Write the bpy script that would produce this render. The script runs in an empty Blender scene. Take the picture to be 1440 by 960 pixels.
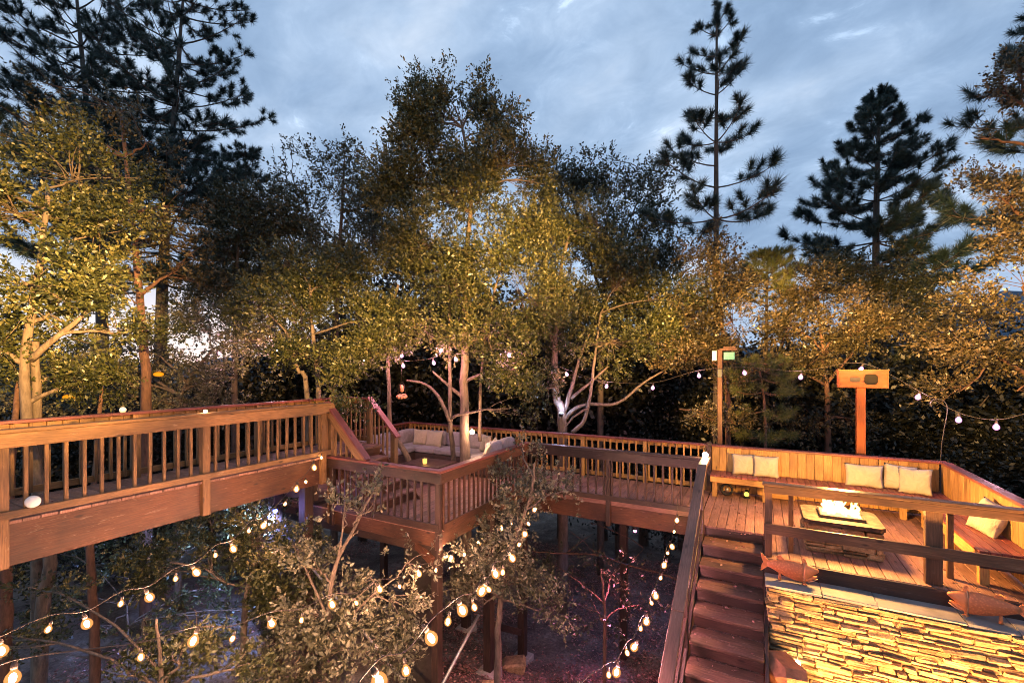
import bpy, math, random
import numpy as np
from mathutils import Vector, Matrix

random.seed(7)
RNG = np.random.default_rng(11)
SC = bpy.context.scene
COL = SC.collection
R = math.radians
PI = math.pi

# ------------------------------------------------------------------ survey of the place
# The world axes follow the decks (x to the right along the walkway, y along the footbridge);
# the observer stands at the origin, 2.64 m above the lower deck.
EYE = 2.64
YAW = R(28.5)
CY, SY = math.cos(YAW), math.sin(YAW)


def P(px, py, d):
    """a surveyed bearing (px, py) at d metres in front of the observer -> point"""
    x = (px - 720) / 640 * d
    return Vector((x * CY - d * SY, x * SY + d * CY, EYE - (py - 516) / 640 * d))


def ground_z(x, y):
    z = -3.15 + 0.07 * np.clip(x + 4.5, 0, 6) - 0.30 * np.clip(y - 6.7, 0, 2.8) - 0.03 * np.clip(y - 12, 0, 40) - 0.10 * np.clip(-9.5 - x, 0, 30)
    z = z + 0.10 * np.sin(x * 0.9 + 1.3) * np.cos(y * 0.7) + 0.05 * np.sin(x * 2.3 + y * 1.7)
    return z


# ------------------------------------------------------------------ materials
def new_mat(name):
    m = bpy.data.materials.new(name)
    m.use_nodes = True
    nt = m.node_tree
    nt.nodes.clear()
    out = nt.nodes.new('ShaderNodeOutputMaterial')
    return m, nt, out


def nd(nt, kind, **kw):
    n = nt.nodes.new(kind)
    for k, v in kw.items():
        if k in n.inputs:
            n.inputs[k].default_value = v
        else:
            setattr(n, k, v)
    return n


def ramp(nt, fac, stops):
    r = nt.nodes.new('ShaderNodeValToRGB')
    els = r.color_ramp.elements
    while len(els) < len(stops):
        els.new(0.5)
    for e, (p, c) in zip(els, stops):
        e.position = p
        e.color = (*c, 1) if len(c) == 3 else c
    nt.links.new(fac, r.inputs[0])
    return r.outputs[0]


def mix(nt, fac, a, b, blend='MIX'):
    n = nt.nodes.new('ShaderNodeMix')
    n.data_type = 'RGBA'
    n.blend_type = blend
    for s, v in ((0, fac), (6, a), (7, b)):
        if hasattr(v, 'is_linked') or hasattr(v, 'links'):
            nt.links.new(v, n.inputs[s])
        else:
            n.inputs[s].default_value = v if s == 0 else (*v, 1)
    return n.outputs[2]


def wood(name, base, dark, light, rough=0.62, wear=0.25, wearcol=(0.42, 0.33, 0.27)):
    m, nt, out = new_mat(name)
    L = nt.links.new
    uv = nd(nt, 'ShaderNodeUVMap')
    oi = nd(nt, 'ShaderNodeObjectInfo')
    off = nd(nt, 'ShaderNodeVectorMath', operation='MULTIPLY')
    off.inputs[1].default_value = (37.0, 19.0, 11.0)
    L(oi.outputs['Random'], off.inputs[0])
    add = nd(nt, 'ShaderNodeVectorMath', operation='ADD')
    L(uv.outputs[0], add.inputs[0])
    L(off.outputs[0], add.inputs[1])
    mp = nd(nt, 'ShaderNodeMapping')
    mp.inputs['Scale'].default_value = (2.2, 42.0, 1.0)
    L(add.outputs[0], mp.inputs[0])
    g = nd(nt, 'ShaderNodeTexNoise', Scale=2.2, Detail=7.0, Roughness=0.65)
    g.inputs['Distortion'].default_value = 0.6
    L(mp.outputs[0], g.inputs['Vector'])
    c1 = ramp(nt, g.outputs[0], [(0.25, dark), (0.52, base), (0.8, light)])
    big = nd(nt, 'ShaderNodeTexNoise', Scale=1.3, Detail=3.0)
    L(add.outputs[0], big.inputs['Vector'])
    b2 = ramp(nt, big.outputs[0], [(0.3, (0.42, 0.40, 0.38)), (0.52, (0.95, 0.93, 0.90)), (0.72, (1.4, 1.35, 1.3))])
    c2 = mix(nt, 1.0, c1, b2, 'MULTIPLY')
    # worn patches where the stain has come off
    mp2 = nd(nt, 'ShaderNodeMapping')
    mp2.inputs['Scale'].default_value = (3.0, 14.0, 1.0)
    L(add.outputs[0], mp2.inputs[0])
    w = nd(nt, 'ShaderNodeTexNoise', Scale=1.5, Detail=5.0, Roughness=0.7)
    L(mp2.outputs[0], w.inputs['Vector'])
    wf = ramp(nt, w.outputs[0], [(0.60, (0, 0, 0)), (0.74, (wear, wear, wear))])
    c3 = mix(nt, wf, c2, wearcol)
    # knots
    mp3 = nd(nt, 'ShaderNodeMapping')
    mp3.inputs['Scale'].default_value = (2.6, 7.0, 1.0)
    L(add.outputs[0], mp3.inputs[0])
    kv = nd(nt, 'ShaderNodeTexVoronoi', Scale=1.0)
    L(mp3.outputs[0], kv.inputs['Vector'])
    kf = ramp(nt, kv.outputs['Distance'], [(0.06, (0.25, 0.22, 0.2)), (0.15, (1, 1, 1))])
    c3 = mix(nt, 1.0, c3, kf, 'MULTIPLY')
    bs = nd(nt, 'ShaderNodeBsdfPrincipled', Roughness=rough)
    L(c3, bs.inputs['Base Color'])
    rr = ramp(nt, w.outputs[0], [(0.3, (rough - .12,) * 3), (0.7, (rough + .15,) * 3)])
    L(rr, bs.inputs['Roughness'])
    bp = nd(nt, 'ShaderNodeBump', Strength=0.35, Distance=0.006)
    L(g.outputs[0], bp.inputs['Height'])
    L(bp.outputs[0], bs.inputs['Normal'])
    L(bs.outputs[0], out.inputs[0])
    return m


def plain(name, col, rough=0.6, metal=0.0, var=0.25, scale=8.0, bump=0.2, dist=0.004, detail=5.0):
    m, nt, out = new_mat(name)
    L = nt.links.new
    tc = nd(nt, 'ShaderNodeTexCoord')
    n = nd(nt, 'ShaderNodeTexNoise', Scale=scale, Detail=detail, Roughness=0.6)
    L(tc.outputs['Object'], n.inputs['Vector'])
    lo = tuple(c * (1 - var) for c in col)
    hi = tuple(min(1, c * (1 + var)) for c in col)
    c = ramp(nt, n.outputs[0], [(0.3, lo), (0.7, hi)])
    bs = nd(nt, 'ShaderNodeBsdfPrincipled', Roughness=rough, Metallic=metal)
    L(c, bs.inputs['Base Color'])
    if bump:
        bp = nd(nt, 'ShaderNodeBump', Strength=bump, Distance=dist)
        L(n.outputs[0], bp.inputs['Height'])
        L(bp.outputs[0], bs.inputs['Normal'])
    L(bs.outputs[0], out.inputs[0])
    return m


def fabric(name, col):
    m, nt, out = new_mat(name)
    L = nt.links.new
    tc = nd(nt, 'ShaderNodeTexCoord')
    n = nd(nt, 'ShaderNodeTexNoise', Scale=6.5, Detail=3.0)
    n.inputs['Distortion'].default_value = 1.2
    L(tc.outputs['Object'], n.inputs['Vector'])
    f = nd(nt, 'ShaderNodeTexNoise', Scale=220.0, Detail=2.0)
    L(tc.outputs['Object'], f.inputs['Vector'])
    c = ramp(nt, n.outputs[0], [(0.3, tuple(x * .86 for x in col)), (0.7, tuple(min(1, x * 1.06) for x in col))])
    bs = nd(nt, 'ShaderNodeBsdfPrincipled', Roughness=0.9)
    bs.inputs['Sheen Weight'].default_value = 0.2
    L(c, bs.inputs['Base Color'])
    b1 = nd(nt, 'ShaderNodeBump', Strength=0.7, Distance=0.05)
    L(n.outputs[0], b1.inputs['Height'])
    b2 = nd(nt, 'ShaderNodeBump', Strength=0.3, Distance=0.002)
    L(f.outputs[0], b2.inputs['Height'])
    L(b1.outputs[0], b2.inputs['Normal'])
    L(b2.outputs[0], bs.inputs['Normal'])
    L(bs.outputs[0], out.inputs[0])
    return m


def leaf_mat(name, cols, trans=0.25):
    """cols: three leaf tints; the tint of each leaf comes from its own colour attribute"""
    m, nt, out = new_mat(name)
    L = nt.links.new
    at = nd(nt, 'ShaderNodeAttribute', attribute_name='tint')
    c = ramp(nt, at.outputs['Fac'], [(0.0, cols[0]), (0.55, cols[1]), (1.0, cols[2])])
    bs = nd(nt, 'ShaderNodeBsdfPrincipled', Roughness=0.40)
    bs.inputs['Specular IOR Level'].default_value = 0.45
    L(c, bs.inputs['Base Color'])
    tr = nd(nt, 'ShaderNodeBsdfTranslucent')
    L(c, tr.inputs['Color'])
    mx = nd(nt, 'ShaderNodeMixShader')
    mx.inputs[0].default_value = trans
    L(bs.outputs[0], mx.inputs[1])
    L(tr.outputs[0], mx.inputs[2])
    L(mx.outputs[0], out.inputs[0])
    return m


def bark_mat(name, a, b, scale=6.0):
    m, nt, out = new_mat(name)
    L = nt.links.new
    tc = nd(nt, 'ShaderNodeTexCoord')
    mp = nd(nt, 'ShaderNodeMapping')
    mp.inputs['Scale'].default_value = (1, 1, 0.28)
    L(tc.outputs['Object'], mp.inputs[0])
    n = nd(nt, 'ShaderNodeTexNoise', Scale=scale * 2.2, Detail=8.0, Roughness=0.7)
    L(mp.outputs[0], n.inputs['Vector'])
    v = nd(nt, 'ShaderNodeTexVoronoi', Scale=scale * 2.0)
    L(mp.outputs[0], v.inputs['Vector'])
    c = ramp(nt, n.outputs[0], [(0.32, a), (0.68, b)])
    vv = ramp(nt, v.outputs['Distance'], [(0.0, (0.55, 0.55, 0.55)), (0.35, (1, 1, 1))])
    c = mix(nt, 1.0, c, vv, 'MULTIPLY')
    bs = nd(nt, 'ShaderNodeBsdfPrincipled', Roughness=0.85)
    L(c, bs.inputs['Base Color'])
    bp = nd(nt, 'ShaderNodeBump', Strength=0.8, Distance=0.02)
    L(n.outputs[0], bp.inputs['Height'])
    L(bp.outputs[0], bs.inputs['Normal'])
    L(bs.outputs[0], out.inputs[0])
    return m


def glow(name, col, strength, rim=None, rim_strength=None):
    m, nt, out = new_mat(name)
    L = nt.links.new
    e = nd(nt, 'ShaderNodeEmission', Strength=strength)
    e.inputs['Color'].default_value = (*col, 1)
    if rim:
        lw = nd(nt, 'ShaderNodeLayerWeight')
        lw.inputs['Blend'].default_value = 0.35
        e2 = nd(nt, 'ShaderNodeEmission', Strength=rim_strength)
        e2.inputs['Color'].default_value = (*rim, 1)
        mx = nd(nt, 'ShaderNodeMixShader')
        L(lw.outputs['Facing'], mx.inputs[0])
        L(e.outputs[0], mx.inputs[1])
        L(e2.outputs[0], mx.inputs[2])
        L(mx.outputs[0], out.inputs[0])
    else:
        L(e.outputs[0], out.inputs[0])
    return m


def glass_globe(name, col, strength, rim, rim_strength):
    m, nt, out = new_mat(name)
    L = nt.links.new
    tr = nd(nt, 'ShaderNodeBsdfTransparent')
    lw = nd(nt, 'ShaderNodeLayerWeight')
    lw.inputs['Blend'].default_value = 0.4
    e1 = nd(nt, 'ShaderNodeEmission', Strength=strength)
    e1.inputs['Color'].default_value = (*col, 1)
    e2 = nd(nt, 'ShaderNodeEmission', Strength=rim_strength)
    e2.inputs['Color'].default_value = (*rim, 1)
    mx = nd(nt, 'ShaderNodeMixShader')
    L(lw.outputs['Facing'], mx.inputs[0])
    L(e1.outputs[0], mx.inputs[1])
    L(e2.outputs[0], mx.inputs[2])
    m2 = nd(nt, 'ShaderNodeMixShader')
    m2.inputs[0].default_value = 0.55
    L(tr.outputs[0], m2.inputs[1])
    L(mx.outputs[0], m2.inputs[2])
    L(m2.outputs[0], out.inputs[0])
    return m


def flame_mat():
    m, nt, out = new_mat('flame')
    L = nt.links.new
    lw = nd(nt, 'ShaderNodeLayerWeight')
    lw.inputs['Blend'].default_value = 0.5
    e = nd(nt, 'ShaderNodeEmission', Strength=7.0)
    e.inputs['Color'].default_value = (1.0, 0.48, 0.13, 1)
    tr = nd(nt, 'ShaderNodeBsdfTransparent')
    f = ramp(nt, lw.outputs['Facing'], [(0.0, (.85, .85, .85)), (0.55, (.35, .35, .35)), (0.95, (0, 0, 0))])
    mx = nd(nt, 'ShaderNodeMixShader')
    L(f, mx.inputs[0])
    L(tr.outputs[0], mx.inputs[1])
    L(e.outputs[0], mx.inputs[2])
    L(mx.outputs[0], out.inputs[0])
    return m


M = {}
M['bridge'] = wood('bridge_wood', (0.195, 0.098, 0.036), (0.065, 0.029, 0.011), (0.34, 0.19, 0.08), wear=0.55, wearcol=(0.45, 0.34, 0.22))
M['beam'] = wood('beam_wood', (0.095, 0.033, 0.014), (0.034, 0.012, 0.006), (0.165, 0.072, 0.034), wear=0.4)
M['dark'] = wood('dark_stain_and_shade_wood', (0.042, 0.019, 0.015), (0.017, 0.008, 0.006), (0.085, 0.043, 0.035), rough=0.45, wear=0.2)
M['cap'] = wood('red_cap_wood', (0.20, 0.052, 0.045), (0.10, 0.025, 0.02), (0.30, 0.105, 0.085), rough=0.45, wear=0.25)
M['floor'] = wood('deck_board_wood', (0.25, 0.125, 0.095), (0.10, 0.045, 0.033), (0.40, 0.24, 0.19), rough=0.6, wear=0.4)
M['bench'] = wood('cedar_wood', (0.42, 0.235, 0.075), (0.17, 0.072, 0.022), (0.58, 0.37, 0.15), rough=0.6, wear=0.1)
M['step'] = wood('step_wood', (0.105, 0.048, 0.033), (0.036, 0.015, 0.010), (0.25, 0.145, 0.11), wear=0.55)
M['orange'] = wood('orange_painted_wood', (0.36, 0.090, 0.014), (0.28, 0.062, 0.010), (0.44, 0.125, 0.022), wear=0.03)
M['guard'] = wood('guard_rail_wood', (0.115, 0.056, 0.027), (0.045, 0.020, 0.010), (0.20, 0.11, 0.06), rough=0.5, wear=0.25)
M['hand'] = wood('handrail_wood', (0.155, 0.082, 0.066), (0.07, 0.034, 0.027), (0.25, 0.15, 0.125), rough=0.5, wear=0.4)
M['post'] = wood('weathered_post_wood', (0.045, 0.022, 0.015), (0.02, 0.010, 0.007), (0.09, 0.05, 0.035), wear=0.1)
M['black'] = plain('black_plastic', (0.012, 0.012, 0.013), 0.45, var=0.3, bump=0.05)
M['hole'] = plain('unlit_interior', (0.02, 0.014, 0.01), 0.9, bump=0)
M['metal'] = plain('grey_steel', (0.42, 0.40, 0.39), 0.45, 0.85, var=0.2, bump=0.1)
M['iron'] = plain('dark_iron', (0.07, 0.06, 0.06), 0.5, 0.6, bump=0.1)
M['concrete'] = plain('concrete', (0.32, 0.29, 0.27), 0.9, scale=14, bump=0.5)
M['slate'] = plain('slate_cap', (0.22, 0.20, 0.20), 0.6, var=0.35, scale=3.5, bump=0.5, dist=0.01)
M['clay'] = plain('terracotta', (0.66, 0.20, 0.065), 0.55, var=0.3, scale=9, bump=0.3)
M['white'] = plain('white_plastic', (0.75, 0.73, 0.70), 0.5, var=0.06, bump=0.05)
M['teal'] = plain('teal_paint', (0.10, 0.36, 0.30), 0.55, var=0.2)
M['rattan'] = plain('dark_rattan', (0.06, 0.038, 0.03), 0.6, var=0.4, scale=60, bump=0.7, dist=0.006)
M['cushion'] = fabric('grey_cushion_fabric', (0.30, 0.265, 0.27))
M['pillow'] = fabric('cream_pillow_fabric', (0.46, 0.385, 0.27))
M['candle'] = glow('lit_candle_glass', (1.0, 0.50, 0.10), 1.5)
M['wire'] = plain('dark_cable', (0.05, 0.035, 0.028), 0.5, bump=0)
M['bulb'] = glass_globe('warm_bulb_glass', (1.0, 0.44, 0.13), 1.0, (1.0, 0.34, 0.08), 0.8)
M['pinkbulb'] = glass_globe('pink_bulb_glass', (1.0, 0.55, 0.85), 1.6, (1.0, 0.30, 0.80), 0.9)
M['filament'] = glow('bulb_filament', (1.0, 0.55, 0.24), 160.0)
M['pinkfilament'] = glow('pink_bulb_filament', (1.0, 0.60, 0.78), 160.0)
M['lampwarm'] = glow('warm_lamp', (1.0, 0.72, 0.32), 60.0)
M['led'] = glow('blue_diode', (0.10, 0.14, 1.0), 40.0)
M['amber'] = glow('amber_lantern', (1.0, 0.36, 0.015), 0.85, (1.0, 0.26, 0.0), 0.4)
M['flame'] = flame_mat()
M['ember'] = glow('glowing_fire_glass', (1.0, 0.48, 0.12), 3.0)

# ------------------------------------------------------------------ object helpers
def tag(o, label=None, cat=None, group=None, kind=None):
    if label: o['label'] = label
    if cat: o['category'] = cat
    if group: o['group'] = group
    if kind: o['kind'] = kind
    return o


def thing(name, label, cat, loc=(0, 0, 0), group=None):
    o = bpy.data.objects.new(name, None)
    o.empty_display_size = 0.2
    COL.objects.link(o)
    o.location = loc
    return tag(o, label, cat, group)


def origin_of(o):
    v = Vector((0, 0, 0))
    while o is not None:
        v = v + Vector(o.location)
        o = o.parent
    return v


def link_mesh(name, me, mat, parent=None, loc=None):
    o = bpy.data.objects.new(name, me)
    COL.objects.link(o)
    if mat and not me.materials:
        me.materials.append(mat)
    if parent is not None:
        o.parent = parent
    if loc is not None:
        o.location = loc
    return o


class MB:
    """collects shapes (world coordinates, or local ones) into one mesh with a grain UV"""

    def __init__(self):
        self.v, self.f, self.uv, self.smooth = [], [], [], []

    def add(self, verts, faces, uvs=None, smooth=False):
        b = len(self.v)
        self.v.extend([tuple(v) for v in verts])
        for i, f in enumerate(faces):
            self.f.append([b + k for k in f])
            self.uv.append(uvs[i] if uvs else [(0.0, 0.0)] * len(f))
            self.smooth.append(smooth)

    def obox(self, c, ax, half, ch=0.004, jitter=0.0):
        """chamfered box: centre, three unit axes, half sizes; UV runs along the longest axis"""
        c = Vector(c)
        ch = min(ch, min(half) * 0.45)
        li = max(range(3), key=lambda i: half[i])
        ou, ov = random.uniform(0, 60), random.uniform(0, 60)
        vs, idx = [], {}
        for sx in (-1, 1):
            for sy in (-1, 1):
                for sz in (-1, 1):
                    s = (sx, sy, sz)
                    for k in range(3):
                        l = [s[i] * (half[i] - (0 if i == k else ch)) for i in range(3)]
                        if jitter:
                            l = [q + random.uniform(-jitter, jitter) for q in l]
                        idx[(s, k)] = len(vs)
                        vs.append(l)
        faces = []
        for k in range(3):
            o1, o2 = [i for i in range(3) if i != k]
            for sg in (-1, 1):
                q = []
                for a, b in ((-1, -1), (1, -1), (1, 1), (-1, 1)):
                    s = [0, 0, 0]
                    s[k], s[o1], s[o2] = sg, a, b
                    q.append(idx[(tuple(s), k)])
                faces.append((q, k))
        for k in range(3):          # edges parallel to axis k
            o1, o2 = [i for i in range(3) if i != k]
            for a in (-1, 1):
                for b in (-1, 1):
                    q = []
                    for sk, f in ((-1, o1), (1, o1), (1, o2), (-1, o2)):
                        s = [0, 0, 0]
                        s[k], s[o1], s[o2] = sk, a, b
                        q.append(idx[(tuple(s), f)])
                    faces.append((q, o1))
        for sx in (-1, 1):
            for sy in (-1, 1):
                for sz in (-1, 1):
                    faces.append(([idx[((sx, sy, sz), k)] for k in range(3)], 0))
        W = [c + ax[0] * l[0] + ax[1] * l[1] + ax[2] * l[2] for l in vs]
        F, U = [], []
        for q, k in faces:
            p0, p1, p2 = (Vector(vs[q[0]]), Vector(vs[q[1]]), Vector(vs[q[2]]))
            n = (p1 - p0).cross(p2 - p0)
            cen = sum((Vector(vs[i]) for i in q), Vector()) / len(q)
            if n.dot(cen) < 0:
                q = q[::-1]
            oth = [i for i in range(3) if i != li]
            if k in oth:
                vi = [i for i in oth if i != k][0]
            else:
                vi = oth[0]
            ui = li if k != li else [i for i in oth if i != vi][0]
            F.append(q)
            U.append([(vs[i][ui] + ou, vs[i][vi] + ov + k * 0.37) for i in q])
        self.add(W, F, U)

    def box(self, x0, x1, y0, y1, z0, z1, ch=0.004):
        self.obox(((x0 + x1) / 2, (y0 + y1) / 2, (z0 + z1) / 2), (Vector((1, 0, 0)), Vector((0, 1, 0)), Vector((0, 0, 1))),
                  (abs(x1 - x0) / 2, abs(y1 - y0) / 2, abs(z1 - z0) / 2), ch)

    def bar(self, a, b, w, h, up=(0, 0, 1), ch=0.004):
        """lumber from a to b, w wide, h along up"""
        a, b = Vector(a), Vector(b)
        d = (b - a)
        l = d.length
        d.normalize()
        s = d.cross(Vector(up)).normalized()
        u = s.cross(d).normalized()
        self.obox((a + b) / 2, (d, s, u), (l / 2, w / 2, h / 2), ch)

    def tube(self, pts, rad, n=8, cap=True, smooth=True):
        pts = [Vector(p) for p in pts]
        if not hasattr(rad, '__len__'):
            rad = [rad] * len(pts)
        vs, fs, us = [], [], []
        ref = None
        L = 0
        for i, p in enumerate(pts):
            t = (pts[min(i + 1, len(pts) - 1)] - pts[max(i - 1, 0)]).normalized()
            if ref is None:
                ref = t.orthogonal().normalized()
            ref = (ref - t * ref.dot(t))
            if ref.length < 1e-5:
                ref = t.orthogonal()
            ref.normalize()
            bi = t.cross(ref)
            for k in range(n):
                a = 2 * PI * k / n
                vs.append(p + (ref * math.cos(a) + bi * math.sin(a)) * rad[i])
        for i in range(len(pts) - 1):
            for k in range(n):
                k2 = (k + 1) % n
                fs.append([i * n + k, i * n + k2, (i + 1) * n + k2, (i + 1) * n + k])
        if cap:
            fs.append([k for k in range(n)][::-1])
            fs.append([(len(pts) - 1) * n + k for k in range(n)])
        self.add(vs, fs, None, smooth)

    def ball(self, c, r, nu=12, nv=8, smooth=True):
        c = Vector(c)
        r = (r, r, r) if not hasattr(r, '__len__') else r
        vs = [c + Vector((0, 0, r[2]))]
        for j in range(1, nv):
            t = PI * j / nv
            for i in range(nu):
                a = 2 * PI * i / nu
                vs.append(c + Vector((r[0] * math.sin(t) * math.cos(a), r[1] * math.sin(t) * math.sin(a), r[2] * math.cos(t))))
        vs.append(c - Vector((0, 0, r[2])))
        fs = [[0, 1 + i, 1 + (i + 1) % nu] for i in range(nu)]
        for j in range(nv - 2):
            for i in range(nu):
                a, b = 1 + j * nu + i, 1 + j * nu + (i + 1) % nu
                fs.append([a, a + nu, b + nu, b])
        e = len(vs) - 1
        o = 1 + (nv - 2) * nu
        fs += [[e, o + (i + 1) % nu, o + i] for i in range(nu)]
        self.add(vs, fs, None, smooth)

    def prism(self, outline, axis_o, ax_u, ax_v, ax_n, t):
        """flat outline (u, v) extruded by t along n"""
        n = len(outline)
        o, U, V, N = Vector(axis_o), Vector(ax_u), Vector(ax_v), Vector(ax_n)
        a = [o + U * p[0] + V * p[1] for p in outline]
        b = [p + N * t for p in a]
        fs = [list(range(n))[::-1], [n + i for i in range(n)]]
        for i in range(n):
            j = (i + 1) % n
            fs.append([i, j, n + j, n + i])
        self.add(a + b, fs)

    def lathe(self, c, prof, n=16, smooth=True):
        c = Vector(c)
        vs, fs = [], []
        for r, z in prof:
            for k in range(n):
                a = 2 * PI * k / n
                vs.append(c + Vector((r * math.cos(a), r * math.sin(a), z)))
        for i in range(len(prof) - 1):
            for k in range(n):
                k2 = (k + 1) % n
                fs.append([i * n + k, i * n + k2, (i + 1) * n + k2, (i + 1) * n + k])
        fs.append(list(range(n))[::-1])
        fs.append([(len(prof) - 1) * n + k for k in range(n)])
        self.add(vs, fs, None, smooth)

    def mesh(self, name, mat, shift=Vector((0, 0, 0))):
        me = bpy.data.meshes.new(name)
        me.from_pydata([tuple(Vector(v) - shift) for v in self.v], [], self.f)
        lay = me.uv_layers.new(name='UVMap')
        flat = [c for f in self.uv for p in f for c in p]
        lay.data.foreach_set('uv', flat)
        me.polygons.foreach_set('use_smooth', self.smooth)
        me.materials.append(mat)
        me.update()
        return me

    def build(self, name, mat, parent=None):
        sh = origin_of(parent) if parent is not None else Vector((0, 0, 0))
        return link_mesh(name, self.mesh(name, mat, sh), mat, parent)


def smooth_poly(pts, k=4):
    pts = [Vector(p) for p in pts]
    out = []
    for i in range(len(pts) - 1):
        p0, p1, p2, p3 = pts[max(i - 1, 0)], pts[i], pts[i + 1], pts[min(i + 2, len(pts) - 1)]
        for j in range(k):
            t = j / k
            out.append(0.5 * ((2 * p1) + (p2 - p0) * t + (2 * p0 - 5 * p1 + 4 * p2 - p3) * t * t + (3 * p1 - p0 - 3 * p2 + p3) * t ** 3))
    out.append(pts[-1])
    return out


def np_mesh(name, verts, k, tint=None):
    """verts (n*k,3): n polygons of k corners each"""
    me = bpy.data.meshes.new(name)
    nv = len(verts)
    nf = nv // k
    me.vertices.add(nv)
    me.vertices.foreach_set('co', np.ascontiguousarray(verts, dtype=np.float32).ravel())
    me.loops.add(nv)
    me.loops.foreach_set('vertex_index', np.arange(nv, dtype=np.int32))
    me.polygons.add(nf)
    me.polygons.foreach_set('loop_start', np.arange(0, nv, k, dtype=np.int32))
    if tint is not None:
        at = me.attributes.new('tint', 'FLOAT', 'FACE')
        at.data.foreach_set('value', np.ascontiguousarray(tint, dtype=np.float32))
    me.update(calc_edges=True)
    me.validate()
    return me


def copy_tree(o, parent=None):
    c = o.copy()
    COL.objects.link(c)
    if parent is not None:
        c.parent = parent
    for ch in o.children:
        copy_tree(ch, c)
    return c


def lamp(name, kind, loc, power, col, parent=None, size=0.05, target=None, angle=None, blend=0.5):
    l = bpy.data.lights.new(name, kind)
    l.energy = power
    l.color = col
    if kind in ('POINT', 'SPOT'):
        l.shadow_soft_size = size
    if kind == 'SPOT':
        l.spot_size = R(angle)
        l.spot_blend = blend
    o = bpy.data.objects.new(name, l)
    COL.objects.link(o)
    o.location = loc
    if parent is not None:
        o.parent = parent
        o.location = Vector(loc) - origin_of(parent)
    if target is not None:
        d = Vector(target) - Vector(loc)
        o.rotation_euler = d.to_track_quat('-Z', 'Y').to_euler()
    return o


# ------------------------------------------------------------------ camera, world, light
cam = bpy.data.cameras.new('camera')
cam.sensor_width = 36
cam.lens = 16
cam.shift_y = 36 / 1440
cam.clip_end = 3000
co = bpy.data.objects.new('camera', cam)
COL.objects.link(co)
co.location = (0, 0, EYE)
co.rotation_euler = (R(90), 0, YAW)
SC.camera = co

w = bpy.data.worlds.new('World')
SC.world = w
w.use_nodes = True
nt = w.node_tree
nt.nodes.clear()
L = nt.links.new
wo = nd(nt, 'ShaderNodeOutputWorld')
bg = nd(nt, 'ShaderNodeBackground')
sky = nd(nt, 'ShaderNodeTexSky', sky_type='NISHITA')
sky.sun_disc = False
sky.sun_elevation = R(2.0)
sky.sun_rotation = R(-60)
tc = nd(nt, 'ShaderNodeTexCoord')
sep = nd(nt, 'ShaderNodeSeparateXYZ')
L(tc.outputs['Generated'], sep.inputs[0])
zz = nd(nt, 'ShaderNodeMath', operation='MAXIMUM')
zz.inputs[1].default_value = 0.0
L(sep.outputs[2], zz.inputs[0])
za = nd(nt, 'ShaderNodeMath', operation='ADD')
za.inputs[1].default_value = 0.32
L(zz.outputs[0], za.inputs[0])
dv = nd(nt, 'ShaderNodeVectorMath', operation='DIVIDE')
L(tc.outputs['Generated'], dv.inputs[0])
cb = nd(nt, 'ShaderNodeCombineXYZ')
for i in range(3):
    L(za.outputs[0], cb.inputs[i])
L(cb.outputs[0], dv.inputs[1])
mp = nd(nt, 'ShaderNodeMapping')
mp.inputs['Scale'].default_value = (1.0, 1.35, 1.0)
mp.inputs['Rotation'].default_value = (0, 0, R(35))
L(dv.outputs[0], mp.inputs[0])
n1 = nd(nt, 'ShaderNodeTexNoise', Scale=2.0, Detail=7.0, Roughness=0.52)
n1.inputs['Distortion'].default_value = 0.25
L(mp.outputs[0], n1.inputs['Vector'])
n2 = nd(nt, 'ShaderNodeTexNoise', Scale=7.0, Detail=8.0, Roughness=0.6)
n2.inputs['Distortion'].default_value = 0.5
L(mp.outputs[0], n2.inputs['Vector'])
cl = ramp(nt, n1.outputs[0], [(0.30, (0.185, 0.285, 0.445)), (0.46, (0.26, 0.37, 0.54)), (0.58, (0.355, 0.47, 0.64)), (0.74, (0.58, 0.665, 0.79))])
c2 = ramp(nt, n2.outputs[0], [(0.33, (0.84, 0.86, 0.88)), (0.55, (1.0, 1.0, 1.0)), (0.63, (1.12, 1.10, 1.08)), (0.70, (1.6, 1.5, 1.4))])
cm = mix(nt, 1.0, cl, c2, 'MULTIPLY')
# paler towards the horizon
hz = ramp(nt, sep.outputs[2], [(0.0, (0.55, 0.55, 0.55)), (0.22, (0.0, 0.0, 0.0))])
cm = mix(nt, hz, cm, (0.40, 0.51, 0.70))
# last light low on the left
nv = nd(nt, 'ShaderNodeVectorMath', operation='DOT_PRODUCT')
L(tc.outputs['Generated'], nv.inputs[0])
nv.inputs[1].default_value = (-0.93, 0.36, 0.06)
gl = ramp(nt, nv.outputs['Value'], [(0.86, (0, 0, 0)), (0.99, (1, 1, 1))])
gz_ = ramp(nt, sep.outputs[2], [(0.02, (1, 1, 1)), (0.20, (0, 0, 0))])
gm = mix(nt, 1.0, gl, gz_, 'MULTIPLY')
cm = mix(nt, gm, cm, (0.85, 0.78, 0.78))
# the clear dusk sky behind the clouds
sk = nd(nt, 'ShaderNodeVectorMath', operation='SCALE')
sk.inputs['Scale'].default_value = 0.05
L(sky.outputs[0], sk.inputs[0])
cm2 = mix(nt, 0.10, cm, sk.outputs[0])
L(cm2, bg.inputs['Color'])
bg.inputs['Strength'].default_value = 1.02
L(bg.outputs[0], wo.inputs[0])

sun = bpy.data.lights.new('sun', 'SUN')
sun.energy = 0.05
sun.angle = R(30)
sun.color = (1.0, 0.8, 0.65)
so = bpy.data.objects.new('sun', sun)
COL.objects.link(so)
so.rotation_euler = (R(75), 0, R(120))
so.location = (0, 0, 30)

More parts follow.
